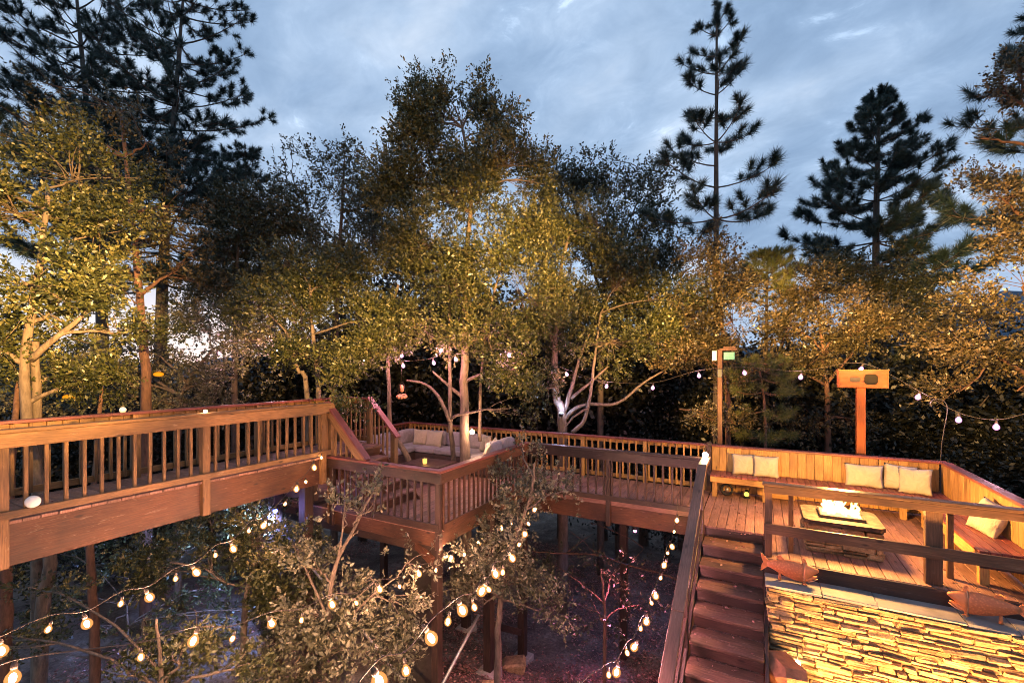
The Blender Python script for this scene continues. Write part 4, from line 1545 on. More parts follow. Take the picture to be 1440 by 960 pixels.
oak('oak_tree', 'tall rusty-leaved oak spreading over the pines at upper left', 'oak tree', gbase(205, d),
    [([gbase(205, d), P(205, 560, d), P(200, 450, d), P(185, 300, d), P(170, 160, d)], .13, .03)],
    [(150, 150, d, 60, 50, .4), (110, 190, d + .3, 60, 45, .45), (205, 200, d, 55, 50, .4), (150, 240, d, 80, 55, .55), (235, 290, d + .3, 65, 50, .45), (70, 120, d, 35, 45, .35),
     (250, 380, d + .5, 70, 50, .5), (190, 340, d, 60, 45, .55), (60, 210, d, 50, 50, .5), (185, 420, d, 55, 35, .5)],
    M['leaf_rust'], M['bark_red'], lai=1.3, lsize=.076, thick=0.9, seed=2, group='oaks around the decks', gap=.05)
d = 11.5
oak('oak_tree', 'low oak behind the footbridge with pink-lit grey twigs', 'oak tree', gbase(250, d),
    [([gbase(250, d), P(250, 600, d), P(262, 540, d), P(300, 490, d)], .09, .03)],
    [(250, 520, d, 75, 38, .7), (330, 530, d, 60, 40, .7), (170, 540, d, 70, 40, .8), (290, 460, d + .4, 70, 35, .6), (110, 560, d, 55, 30, .7), (200, 490, d + .3, 65, 40, .8), (120, 500, d + .4, 60, 40, .8), (230, 560, d - .2, 60, 22, .8), (20, 560, d, 50, 40, .8), (360, 480, d + .2, 45, 40, .7), (290, 570, d, 60, 18, .8)],
    M['leaf_pale'], M['bark'], lai=1.2, lsize=.072, seed=3, group='oaks around the decks')
d = 10.6
oak('oak_tree', 'green-gold oak beside the bridge end with twin leaning trunks', 'oak tree', gbase(448, d),
    [([gbase(448, d), P(448, 580, d), P(446, 520, d), P(440, 470, d), P(435, 400, d)], .07, .03),
     ([gbase(440, d), P(432, 560, d), P(418, 520, d), P(405, 470, d)], .07, .03)],
    [(420, 440, d, 75, 50), (470, 400, d + .3, 80, 55), (520, 450, d, 70, 50), (440, 500, d - .4, 60, 30, .9), (480, 530, d - .8, 40, 30, .8), (530, 490, d - .2, 50, 45, .9), (360, 430, d + .5, 60, 45, .8), (487, 580, d - 1.6, 32, 28, .7), (400, 370, d + .5, 60, 40, .6)],
    M['leaf_oak'], M['bark'], lai=1.5, lsize=.070, seed=4, group='oaks around the decks')
d = 10.9
tb1 = Vector((-6.14, 9.0, -3.2))
tb2 = Vector((-6.58, 9.1, -3.2))
oak('oak_tree', 'tall central oak rising through the lower deck by the sofas', 'oak tree', tb1,
    [([tb1, Vector((-6.14, 9.0, 0.3)), P(652, 560, d), P(653, 470, d), P(655, 390, d), P(662, 270, d + .3), P(650, 180, d + .5)], .145, .03),
     ([tb2, Vector((-6.58, 9.1, 0.3)), P(633, 590, d), P(633, 520, d), P(632, 420, d)], .075, .03),
     ([P(633, 592, d), P(618, 560, d), P(598, 540, d), P(572, 535, d)], .055, .02),
     ([P(652, 560, d), P(628, 540, d), P(608, 522, d - .1)], .05, .02),
     ([P(675, 620, d + .2), P(676, 540, d + .2), P(688, 440, d + .2), P(715, 340, d + .3)], .045, .02)],
    [(640, 400, d, 85, 60), (700, 360, d, 85, 65), (590, 350, d + .3, 75, 65), (745, 420, d, 60, 60), (690, 470, d - .3, 70, 45), (590, 460, d, 55, 40), (760, 340, d + .4, 55, 55, .9),
     (640, 280, d + .4, 90, 65, .9), (710, 235, d + .6, 60, 55, .75), (600, 210, d + .6, 60, 70, .7), (650, 170, d + .6, 55, 55, .6), (610, 140, d + .6, 32, 40, .5), (740, 210, d + .6, 30, 40, .5), (568, 260, d + .6, 45, 50, .7),
     (725, 520, d - .4, 45, 45, .9), (560, 135, d + .6, 22, 12, .35), (715, 575, d - .3, 40, 28, .6), (680, 130, d + .6, 22, 28, .35), (562, 195, d + .6, 36, 42, .8), (690, 185, d + .6, 48, 48, .8), (745, 255, d + .6, 42, 48, .9), (545, 270, d + .6, 42, 52, .9), (622, 125, d + .6, 36, 30, .6), (600, 165, d + .6, 48, 42, .8), (665, 240, d + .6, 55, 50, .9)],
    M['leaf_oak'], M['bark'], lai=1.4, lsize=.072, thick=1.8, seed=5, group='oaks around the decks')
d = 11.2
lt = thing('oak_tree', 'thin crooked leafless trunk leaning behind the foot of the short stair', 'oak tree', (-7.5, 8.6, -3.0), 'oaks around the decks')
m = MB(); limb(m, smooth_poly([P(600, 740, d - .2), P(578, 656, d), P(562, 624, d), P(549, 598, d), P(547, 540, d), P(546, 470, d), P(560, 400, d)], 4), .085, .03, 9, .01); m.build('trunk', M['bark'], lt)
d = 12.3
oak('oak_tree', 'forked pale-barked oak lit blue-white from below beyond the walkway', 'oak tree', gbase(787, d),
    [([gbase(790, d), P(790, 600, d), P(783, 560, d), P(781, 520, d), P(782, 460, d), P(785, 400, d), P(800, 330, d)], .15, .03),
     ([P(792, 582, d), P(804, 545, d), P(815, 505, d), P(828, 470, d)], .07, .025),
     ([P(793, 590, d), P(808, 575, d - .1), P(830, 568, d - .2), P(868, 567, d - .2), P(905, 538, d - .2), P(935, 520, d - .2)], .065, .02),
     ([P(805, 608, d - .3), P(822, 590, d - .3), P(830, 555, d - .3), P(836, 505, d - .3), P(845, 440, d - .2)], .06, .025),
     ([P(803, 560, d), P(830, 538, d), P(855, 515, d)], .05, .02)],
    [(860, 480, d - .2, 75, 48), (920, 470, d - .2, 65, 45), (800, 420, d, 65, 55), (870, 400, d + .2, 75, 60), (770, 470, d - .2, 45, 40, .9), (790, 340, d + .3, 50, 50, .8), (850, 320, d + .5, 70, 60, .7), (940, 420, d, 50, 50, .8), (765, 545, d - .5, 30, 40, .7), (790, 610, d - 1.2, 25, 12, .6)],
    M['leaf_oak'], M['bark'], lai=1.4, lsize=.072, seed=6, group='oaks around the decks')
d = 14.5
oak('oak_tree', 'dark oak with a ragged crown against the sky right of the central oak', 'oak tree', gbase(845, d),
    [([gbase(845, d), P(845, 520, d), P(850, 400, d), P(855, 300, d)], .12, .03), ([P(852, 380, d), P(890, 300, d), P(910, 240, d)], .04, .01), ([P(848, 420, d), P(815, 320, d), P(800, 250, d)], .05, .01)],
    [(800, 260, d, 55, 45), (845, 250, d, 60, 40, .8), (790, 330, d, 60, 60), (900, 290, d, 45, 50, .4), (920, 360, d, 45, 60, .5), (870, 350, d, 60, 60, .7), (860, 225, d, 28, 18, .4), (830, 430, d, 90, 60), (905, 255, d, 46, 40, .55), (925, 310, d, 42, 48, .6), (770, 250, d, 40, 45, .8), (930, 400, d, 55, 50, .8)],
    M['leaf_dark'], M['bark_dark'], lai=1.3, lsize=.085, seed=7, group='oaks around the decks')
d = 14.5
oak('oak_tree', 'dark thin-leaved oak with wispy tops left of the central oak', 'oak tree', gbase(470, d),
    [([gbase(470, d), P(470, 540, d), P(475, 400, d), P(480, 300, d), P(485, 220, d)], .12, .02), ([P(474, 420, d), P(430, 320, d), P(410, 240, d)], .05, .012)],
    [(480, 250, d, 50, 55, .5), (400, 260, d, 45, 50, .4), (440, 310, d, 70, 55, .6), (520, 290, d, 50, 60, .8), (470, 370, d, 90, 60), (380, 340, d, 60, 50, .7), (545, 350, d, 55, 70), (490, 210, d, 20, 25, .35), (410, 215, d, 22, 18, .3)],
    M['leaf_dark'], M['bark_dark'], lai=1.3, lsize=.085, seed=8, group='oaks around the decks')
d = 14.0
oak('oak_tree', 'shadowed dark green oak between the big left pine and the wispy oak', 'oak tree', gbase(330, d),
    [([gbase(330, d), P(330, 540, d), P(332, 420, d), P(335, 340, d)], .12, .03)],
    [(320, 350, d, 70, 60), (370, 400, d, 75, 60), (300, 430, d, 70, 50), (400, 470, d, 70, 50), (340, 300, d, 50, 45, .8)],
    M['leaf_dark'], M['bark_dark'], lai=1.4, lsize=.085, seed=9, group='oaks around the decks')
d = 12.2
oak('oak_tree', 'gold-lit oak behind the slim birdhouse pole', 'oak tree', gbase(1024, d),
    [([gbase(1024, d), P(1024, 600, d), P(1020, 520, d), P(1014, 440, d), P(1012, 370, d)], .09, .03), ([P(1020, 520, d), P(985, 480, d), P(950, 450, d)], .04, .015), ([P(1022, 600, d), P(990, 580, d - .4), P(955, 575, d - .6)], .03, .01)],
    [(1010, 390, d, 55, 45, .85), (970, 440, d, 55, 45), (1030, 450, d, 60, 45), (1000, 490, d - .2, 60, 35), (960, 500, d, 50, 30, .8), (1040, 540, d - .4, 40, 32, .6), (985, 585, d - .6, 42, 20, .6), (1030, 595, d - .6, 38, 20, .6), (1050, 400, d + .3, 35, 35, .7), (995, 350, d, 35, 30, .5)],
    M['leaf_rust'], M['bark_red'], lai=1.4, lsize=.072, seed=10, group='oaks around the decks')
d = 13.0
oak('oak_tree', 'broad tan-lit oak behind the orange box post', 'oak tree', gbase(1165, d),
    [([gbase(1165, d), P(1165, 620, d), P(1160, 520, d), P(1150, 420, d)], .11, .03), ([P(1162, 540, d), P(1205, 490, d), P(1240, 470, d)], .05, .015)],
    [(1140, 410, d, 60, 45, .9), (1190, 470, d - .3, 75, 40), (1110, 460, d, 50, 45), (1150, 500, d - .3, 70, 35, .9), (1220, 440, d, 55, 45, .7), (1100, 520, d, 50, 35, .6), (1200, 590, d, 60, 50, .35), (1140, 590, d, 60, 45, .3)],
    M['leaf_rust'], M['bark_red'], lai=1.4, lsize=.076, seed=11, group='oaks around the decks')
d = 15.0
oak('oak_tree', 'dark oak below the conical right-hand pine', 'oak tree', gbase(1245, d),
    [([gbase(1245, d), P(1245, 540, d), P(1240, 430, d), P(1240, 370, d)], .12, .03)],
    [(1240, 390, d, 60, 45), (1290, 430, d, 55, 45), (1200, 400, d, 50, 40, .8), (1250, 460, d, 80, 55), (1305, 380, d, 32, 32, .6), (1150, 370, d, 30, 25, .5), (1310, 355, d, 18, 16, .4)],
    M['leaf_dark'], M['bark_dark'], lai=1.4, lsize=.085, seed=12, group='oaks around the decks')
d = 9.5
oak('oak_tree', 'golden-lit oak filling the right edge above the side bench', 'oak tree', gbase(1470, d),
    [([gbase(1470, d), P(1470, 640, d), P(1465, 520, d), P(1455, 400, d), P(1450, 280, d), P(1450, 150, d)], .14, .04), ([P(1465, 540, d), P(1400, 500, d), P(1340, 470, d + .2)], .05, .015)],
    [(1410, 280, d, 50, 45, .8), (1440, 240, d, 55, 40, .8), (1400, 330, d, 45, 30, .7), (1440, 400, d, 75, 50), (1370, 440, d + .2, 60, 45), (1310, 470, d + .4, 45, 40, .8), (1400, 500, d, 75, 45), (1350, 550, d, 45, 28, .7), (1430, 550, d, 60, 35, .8), (1430, 100, d, 34, 55, .7), (1410, 130, d, 25, 25, .4), (1380, 195, d, 22, 10, .25)],
    M['leaf_rust'], M['bark_red'], lai=1.4, lsize=.072, seed=13, group='oaks around the decks')

# --- trees and bushes below the decks
d = 6.5
oak('oak_shrub', 'pale silvery bush reaching up in front of the lower deck railing', 'shrub', gbase(455, d),
    [([gbase(455, d), P(455, 960, d), P(460, 880, d), P(470, 800, d), P(500, 740, d), P(525, 690, d)], .05, .012), ([P(462, 870, d), P(430, 800, d), P(412, 765, d)], .02, .008), ([P(458, 900, d), P(520, 840, d), P(560, 810, d)], .025, .008), ([P(465, 830, d), P(480, 760, d), P(485, 705, d)], .02, .008)],
    [(460, 860, d, 85, 55, .9), (400, 900, d - .2, 60, 45, .9), (500, 920, d - .4, 90, 45, .9), (520, 810, d + .1, 60, 38, .7), (440, 800, d, 45, 35, .6), (480, 760, d, 28, 38, .5), (525, 715, d, 20, 42, 1.8), (503, 745, d, 24, 24, 1.4), (410, 940, d - .4, 60, 40, .9), (565, 850, d, 40, 40, .6), (482, 722, d, 16, 28, 1.6), (575, 790, d, 28, 20, .5), (420, 770, d, 24, 14, .5)],
    M['leaf_pale'], M['bark'], lai=1.1, lsize=.072, seed=14, thick=1.75, group='shrubs below the decks', gap=.05)
d = 7.9
oak('oak_shrub', 'bushy oak with bulbs strung through it at the inner corner of the railings', 'shrub', gbase(700, d),
    [([gbase(700, d), P(700, 900, d), P(705, 840, d), P(720, 770, d), P(745, 700, d), P(752, 650, d)], .07, .015)],
    [(740, 660, d + .6, 48, 36, .8), (770, 690, d + .4, 38, 22, .6), (730, 725, d + .2, 55, 38), (690, 780, d, 60, 40), (640, 820, d, 45, 32), (720, 820, d, 60, 40), (760, 860, d - .3, 38, 32, .9), (680, 850, d, 60, 30, .8), (735, 635, d + .6, 25, 14, .6), (800, 690, d + .4, 20, 12, .5)],
    M['leaf_pale'], M['bark'], lai=1.25, lsize=.068, seed=15, thick=1.25, group='shrubs below the decks')
d = 7.6
oak('oak_shrub', 'sprawling dark shrub under the footbridge around the strung bulbs', 'shrub', gbase(340, d),
    [([gbase(340, d), P(345, 850, d), P(360, 780, d), P(340, 730, d), P(310, 700, d)], .06, .015), ([P(240, 790, d - .4), P(290, 800, d - .3), P(320, 820, d - .2), P(375, 825, d)], .02, .01)],
    [(370, 760, d, 70, 50, .9), (310, 770, d, 75, 45, .8), (240, 800, d, 60, 35, .6), (400, 830, d, 50, 50, .9), (230, 770, d + .6, 70, 35, .6), (380, 700, d + 1.3, 45, 35, .8), (420, 800, d + 1.0, 35, 60, .8), (300, 730, d + .6, 50, 30, .6)],
    M['leaf_oak'], M['bark'], lai=1.25, lsize=.065, seed=16, thick=1.8, group='shrubs below the decks')
d = 5.4
oak('oak_shrub', 'low dull green shrub at the bottom left among the bulbs', 'shrub', gbase(230, d),
    [([gbase(230, d), P(230, 1000, d), P(225, 930, d), P(220, 870, d)], .04, .012)],
    [(200, 870, d + 1.2, 40, 35, .7), (250, 930, d, 60, 40, .8), (180, 950, d, 60, 40, .6), (330, 940, d, 60, 40, .7), (60, 830, d + 1.2, 50, 35, .5), (20, 900, d + .8, 50, 40, .5), (290, 870, d + 1.2, 40, 30, .5)],
    M['leaf_oak'], M['bark'], lai=1.1, lsize=.062, seed=17, thick=1.7, group='shrubs below the decks')
d = 9.2
oak('oak_shrub', 'scattered low undergrowth on the bluish slope beneath the footbridge', 'shrub', gbase(180, d),
    [([gbase(180, d), P(180, 880, d), P(178, 850, d)], .03, .01)],
    [(110, 830, d, 45, 22, .7), (50, 850, d - .8, 45, 30, .7), (250, 855, d + .3, 50, 20, .6), (190, 810, d + .8, 55, 22, .7), (330, 870, d - .2, 45, 22, .6), (150, 890, d - 1.2, 50, 24, .6), (300, 820, d + 1.0, 50, 22, .7), (400, 870, d - .4, 40, 30, .7), (90, 780, d + .8, 60, 30, .8)],
    M['leaf_oak'], M['bark'], lai=1.1, lsize=.065, seed=19, thick=1.2, group='shrubs below the decks')
d = 8.6
oak('oak_shrub', 'dim twiggy shrub on the pink-lit slope under the walkway', 'shrub', gbase(850, d),
    [([gbase(850, d), P(850, 890, d), P(850, 850, d), P(845, 800, d)], .04, .012)],
    [(840, 860, d, 60, 32, .45), (900, 850, d + .4, 55, 35, .35), (790, 800, d + .8, 60, 35, .4), (870, 800, d + 1.0, 60, 35, .35)],
    M['leaf_dark'], M['bark_red'], lai=1.0, lsize=.07, seed=18, thick=.85, group='shrubs below the decks')
d = 10.0
for i, (lab, pts) in enumerate((('long bare reddish bough hanging under the walkway', [(960, 818), (930, 806), (885, 795), (840, 780), (795, 778), (750, 775)]),)):
    ft = thing('fallen_bough', lab, 'branch', P(800, 790, d))
    m = MB()
    main = smooth_poly([P(x, y, d) for x, y in pts], 4)
    limb(m, main, .028, .012, 7, .01)
    for sx, sy, ex, ey in ((885, 795, 905, 772), (840, 780, 800, 745), (905, 770, 870, 750), (930, 806, 950, 790), (795, 778, 835, 750), (840, 780, 850, 760), (870, 750, 830, 735), (885, 795, 880, 830)):
        limb(m, bez(P(sx, sy, d), P(ex, ey, d), (0, 0, .05), 5), .013, .004, 5, .02)
    m.build('branch', M['bark_red'], ft)

# trunks under the bridge
for px0, px1, y0, d, r, lab in ((126, 134, 762, 7.4, .085, 'slim straight trunk under the footbridge, between the left corner and the bulbs'), (8, 4, 780, 6.9, .11, 'reddish trunk under the footbridge in the left corner')):
    t = thing('oak_tree', lab, 'tree trunk', gbase(px1, d), 'trunks below the footbridge')
    m = MB(); limb(m, smooth_poly([gbase(px1, d), P(px1, 940, d), P((px0 + px1) / 2 + 2, 860, d), P(px0, y0, d), P(px0 + 6, 690, d + .2), P(px0 + 14, 575, d + .9), P(px0 + 20, 530, d + 1.2)], 4), r, r * .25, 10, .012); m.build('trunk', M['bark_red'] if r < .12 else M['bark'], t)

# --- background wood
M['leaf_far'] = leaf_mat('distant_leaf', [(0.005, 0.007, 0.005), (0.010, 0.011, 0.007), (0.026, 0.021, 0.012)], .1)


def far_tree_mesh(seed):
    global RNG
    RNG = np.random.default_rng(seed)
    random.seed(seed)
    n = 2600
    u = unit(RNG.normal(size=(n, 3)))
    r = RNG.random(n) ** .4
    lob = 1 + .25 * np.sin(u[:, 0] * 5 + seed) * np.sin(u[:, 2] * 5) + .2 * np.sin(u[:, 1] * 7 + seed)
    p = u * (r * lob)[:, None] * np.array([1.9, 1.9, 2.0]) + np.array([0, 0, 3.4])
    k = 8
    cc = (p[:, None] + RNG.normal(size=(n, k, 3)) * .16).reshape(-1, 3)
    dd = RNG.normal(size=(n * k, 3))
    me = leaves_mesh('crown', cc, dd, .125 * (.6 + .7 * RNG.random(n * k)), np.clip(np.repeat(RNG.random(n), k) * .6 + .4 * RNG.random(n * k), 0, 1))
    me.materials.append(M['leaf_far'])
    b = MB()
    limb(b, [(0, 0, -.5), (.1, 0, 1.2), (.05, .1, 2.6), (0, 0, 4.2)], .13, .03, 8, .02)
    for i in range(7):
        a = random.uniform(0, 2 * PI)
        limb(b, bez((.05, .05, 1.6 + i * .25), (1.4 * math.cos(a), 1.4 * math.sin(a), 2.6 + i * .35), (0, 0, .3), 5), .045, .01, 5)
    return me, b.mesh('trunk', M['bark_dark'])


FAR = [far_tree_mesh(31 + i) for i in range(3)]
FARPOS = [(-60, 18, 1.5), (60, 19, 1.4), (110, 14.5, 1.1), (215, 20, 1.2), (300, 17, 1.25), (390, 18, 1.45), (440, 18, 1.35), (510, 19.0, 1.6), (560, 19.0, 1.5), (620, 20, 1.8), (680, 18.5, 1.5), (740, 19, 1.6),
          (790, 18, 1.4), (850, 18, 1.5), (905, 17.5, 1.3), (960, 17, 1.25), (1020, 16, 1.2), (1075, 17.5, 1.3), (1130, 15.5, 1.15), (1185, 17, 1.35), (1240, 18.5, 1.45), (1295, 16, 1.2), (1350, 14.5, 1.15), (1400, 17, 1.2), (1460, 14, 1.25),
          (1420, 12.6, .8), (1330, 13.6, .85), (1270, 14.6, .85), (1200, 14.4, .85), (1115, 14.6, .85), (940, 15.5, .9), (870, 16.2, .95), (700, 17.0, .95), (600, 18.5, .95), (540, 18.5, .95), (330, 15.5, .9), (180, 13.0, .85), (60, 11.5, .8)]
random.seed(77)
for i, (px, d, s) in enumerate(FARPOS):
    gp = gbase(px, d)
    low = s < 1.0
    t = thing('shrub' if low else 'oak_tree', ('low dark evergreen bush growing close behind the railings' if low else 'unlit dark oak standing in the wood behind the lit trees'), 'shrub' if low else 'oak tree', gp,
              'dark bushes behind the railings' if low else 'dark oaks of the wood behind')
    cm_, tm_ = FAR[i % 3]
    c = link_mesh('crown', cm_, None, t); b = link_mesh('trunk', tm_, None, t)
    t.rotation_euler = (0, 0, random.uniform(0, 6.28))
    s *= 1.12
    t.scale = (s * random.uniform(.9, 1.15), s * random.uniform(.9, 1.15), s * random.uniform(.92, 1.08))

bl = Vector((-2.2, 9.25, -0.66))  # unseen lamp added to turn the slope below pink
t = thing('added_pink_light', 'added unseen pink lamp under the edge of the walkway near the stair', 'lamp', bl)
m = MB(); m.ball(bl, .03, 12, 8); m.build('diode', glow('added_pink_glow', (1.0, .2, .5), 12), t)
m = MB(); m.lathe(bl + Vector((0, 0, .032)), [(.05, 0), (.05, .05), (.02, .11)], 12); m.build('housing', M['black'], t)
lamp('diode_beam', 'SPOT', bl - Vector((0, 0, .07)), 520, (1.0, 0.24, 0.44), t, .05, target=(-2.1, 7.6, -3.0), angle=110, blend=.9)
# leaf litter
M['litter'] = leaf_mat('dead_leaf', [(0.13, 0.05, 0.045), (0.28, 0.12, 0.11), (0.42, 0.24, 0.21)], .1)


def litter():
    global RNG
    RNG = np.random.default_rng(5)
    n = 90000
    x = RNG.uniform(-15, 1.5, n); y = RNG.uniform(3.5, 16, n)
    keep = (np.sin(x * 1.3 + 1) * np.sin(y * 1.1) + RNG.normal(size=n) * .5 + np.clip((x + 6) * .25, -.6, 1)) > 0.1
    x, y = x[keep], y[keep]
    c = np.stack([x, y, ground_z(x, y) + .012 + .02 * RNG.random(len(x))], 1)
    d = RNG.normal(size=(len(x), 3)) * np.array([1, 1, .25])
    V = leaves_mesh('leaf_litter', c, d, .06 * (.5 + .9 * RNG.random(len(x))), RNG.random(len(x)))
    o = link_mesh('leaf_litter', V, M['litter'])
    tag(o, 'dead oak leaves scattered over the slope below the decks', 'leaf litter', kind='stuff')


litter()
def deck_leaves():
    global RNG
    RNG = np.random.default_rng(9)
    pts = []
    for x0, x1, y0, y1, z, n in ((-9.2, -4.6, 5.95, 10.6, .006, 260), (-4.5, -0.95, 9.05, 10.6, .006, 130), (-0.8, 2.3, 7.4, 10.0, .006, 90), (-8.1, -7.15, 1, 7.2, BZ + .006, 110)):
        pts.append(np.stack([RNG.uniform(x0, x1, n), RNG.uniform(y0, y1, n), np.full(n, z)], 1))
    for i in range(1, 9):
        n = 8
        pts.append(np.stack([RNG.uniform(-.78, .04, n), RNG.uniform(8.25 - .39 * i, 8.6 - .39 * i, n), np.full(n, -.18 * i + .006)], 1))
    c = np.concatenate(pts)
    n = len(c)
    d = RNG.normal(size=(n, 3)) * np.array([1, 1, .12]) + np.array([0, 0, .05])
    me = leaves_mesh('fallen_leaves', c, d, .05 * (.6 + .8 * RNG.random(n)), RNG.random(n))
    o = link_mesh('fallen_leaves', me, M['litter'])
    tag(o, 'dry leaves fallen on the deck boards and steps', 'fallen leaves', kind='stuff')


deck_leaves()
for px, py, d, s, lab in ((722, 905, 9.6, .26, 'rounded pale rock beside the footing under the lower deck'), (690, 950, 8.0, .22, 'low grey rock near the post foot at bottom centre')):
    t = thing('rock', lab, 'rock', P(px, py, d))
    m = MB(); p = P(px, py, d); m.obox((p.x, p.y, float(ground_z(p.x, p.y)) + s * .3), (Vector((.9, .4, .1)).normalized(), Vector((-.4, .9, 0)).normalized(), Vector((-.1, 0, 1)).normalized()), (s, s * .8, s * .55), ch=s * .3, jitter=s * .12)
    m.build('stone', M['stone'], t)

# ================================================================== STRING LIGHTS
def bulb_mesh(mat, r):
    b = MB()
    b.lathe((0, 0, 0), [(r * .10, -r * 1.22), (r * .55, -r * 1.08), (r * .92, -r * .62), (r, -r * .1), (r * .86, r * .45), (r * .5, r * .95), (r * .36, r * 1.25)], 14)
    return b.mesh('bulb', mat)


def filament_mesh(mat, r):
    b = MB()
    b.ball((0, 0, -r * .1), (r * .46, r * .46, r * .78), 10, 8)
    return b.mesh('filament', mat)


def socket_mesh(r):
    b = MB()
    b.lathe((0, 0, 0), [(r * .42, r * 1.26), (r * .46, r * 1.7), (r * .36, r * 2.2), (r * .12, r * 2.6)], 10)
    return b.mesh('socket', M['wire'])


BM = {}


def string_lights(label, pts, mat, r=0.040, every=3, power=5.0, col=(1, .50, .30), ends=((), ())):
    """pts: surveyed bulbs (px, py, depth)"""
    key = (mat.name, r)
    if key not in BM:
        BM[key] = (bulb_mesh(mat, r), socket_mesh(r), filament_mesh(M['pinkfilament'] if mat is M['pinkbulb'] else M['filament'], r))
    bm, sm, fm = BM[key]
    P3 = [P(*q) for q in pts]
    t = thing('string_lights', label, 'string lights', P3[0], 'strings of bulbs')
    top = [p + Vector((0, 0, r * 2.7)) for p in P3]
    wire = [P(*q) for q in ends[0]] + top + [P(*q) for q in ends[1]]
    m = MB(); m.tube(smooth_poly(wire, 5), 0.005, 5, False); m.build('cord', M['wire'], t)
    for i, p in enumerate(P3):
        o = link_mesh('bulb', bm, None, t, p - P3[0])
        o.rotation_euler = (random.uniform(-.5, .5), random.uniform(-.5, .5), 0)
        if i % 2 and mat is M['bulb']:
            o.scale = (.62, .62, .62)
        link_mesh('socket', sm, None, o)
        link_mesh('filament', fm, None, o)
        if every and i % every == 0 and (mat is M['pinkbulb'] or i < len(P3) - 4):
            lamp('bulb_light', 'POINT', p, power, col, t, r * 1.4)
    return t


def persp(pts, d0, d1):
    """depth along a straight strand: 1/d runs evenly along its picture"""
    n = len(pts)
    s = [0]
    for a, b in zip(pts, pts[1:]):
        s.append(s[-1] + math.hypot(b[0] - a[0], b[1] - a[1]))
    return [(x, y, 1 / (1 / d0 + (1 / d1 - 1 / d0) * q / s[-1])) for (x, y), q in zip(pts, s)]


A = [(2, 914), (68, 884), (122, 876), (170, 848), (210, 839), (247, 813), (276, 804), (303, 780), (328, 771), (350, 746), (371, 738), (401, 708), (417, 687), (430, 677), (442, 657), (452, 643)]
string_lights('strand of warm globe bulbs running from the lower left up to the bridge end', persp(A, 3.9, 8.25), M['bulb'], .046, 2, 38.0, ends=([(-80, 930, 3.2)], [(455, 630, 8.3)]))
B = [(18, 952), (198, 923), (272, 900), (327, 897), (382, 876), (424, 871), (467, 849), (501, 847), (534, 828), (562, 824), (589, 806), (613, 801), (634, 784), (653, 779), (673, 763), (689, 757), (705, 742), (719, 735)]
string_lights('long strand of warm globe bulbs crossing the silvery bush towards the walkway', persp(B, 3.3, 9.0), M['bulb'], .046, 2, 38.0, ends=([(-90, 985, 2.9)], [(750, 705, 9.3)]))
Cc = [(533, 956), (571, 942), (606, 896), (630, 873), (650, 857), (667, 853), (678, 830), (687, 828), (697, 806), (707, 804), (720, 784), (730, 765), (738, 750), (743, 736), (752, 716)]
string_lights('steep strand of warm globe bulbs ending with the largest bulb at bottom centre', persp(Cc, 3.0, 8.7), M['bulb'], .052, 2, 38.0, ends=([(480, 990, 2.6)], [(757, 700, 8.9)]))
D = [(820, 975), (867, 944), (856, 948), (892, 909), (882, 917), (909, 873), (901, 883), (916, 847), (922, 837), (929, 812), (934, 794), (939, 777), (945, 768), (948, 747), (952, 731)]
D = sorted(D, key=lambda q: -q[1])
string_lights('strand of warm globe bulbs hanging to the left of the long stair', persp(D, 4.2, 8.3), M['bulb'], .044, 2, 44.0, (1, .36, .42), ends=([(790, 1000, 3.9)], [(953, 700, 8.5)]))
Es = [(853, 543, 11.6), (918, 545, 11.0), (983, 528, 10.4), (1047, 524, 9.9), (1126, 530, 9.3), (1211, 519, 8.85), (1291, 558, 8.3), (1348, 590, 7.8), (1401, 600, 7.5), (1452, 590, 7.2)]
string_lights('strand of pinkish bulbs strung high behind the fire pit deck over the orange box', Es, M['pinkbulb'], .045, 2, 22.0, (1, .48, .60), ends=([(795, 525, 12.2)], [(1500, 575, 7.0)]))
Fs = [(565, 500, 10.9), (567, 514, 10.7), (610, 510, 10.5), (620, 493, 10.4), (641, 505, 10.3), (716, 499, 10.2), (797, 526, 11.6)]
string_lights('strand of pinkish bulbs looped around the trunks above the sofas', Fs, M['pinkbulb'], .045, 1, 32.0, (1, .36, .48), ends=([(512, 505, 11.2)], [(853, 540, 11.7)]))
Gs = [(308, 497, 11.8), (390, 493, 11.4), (512, 505, 11.1)]
string_lights('strand of three pinkish bulbs in the trees behind the footbridge', Gs, M['pinkbulb'], .05, 1, 40.0, (1, .50, .62), ends=([(240, 490, 12.2)], [(560, 500, 11.0)]))

# single lamps
def globe_lamp(label, loc, r, mat, power, col, base=True):
    t = thing('globe_lamp', label, 'lamp', loc, 'small round deck lamps')
    m = MB(); m.ball(Vector(loc) + Vector((0, 0, r)), r, 14, 10); m.build('globe', mat, t)
    m = MB(); m.lathe(loc, [(r * .7, -.012), (r * .7, .004), (r * .4, .012)], 12); m.build('holder', M['iron'], t)
    lamp('globe_light', 'POINT', Vector(loc) + Vector((0, 0, r * 2.6)), power, col, t, r)
    return t


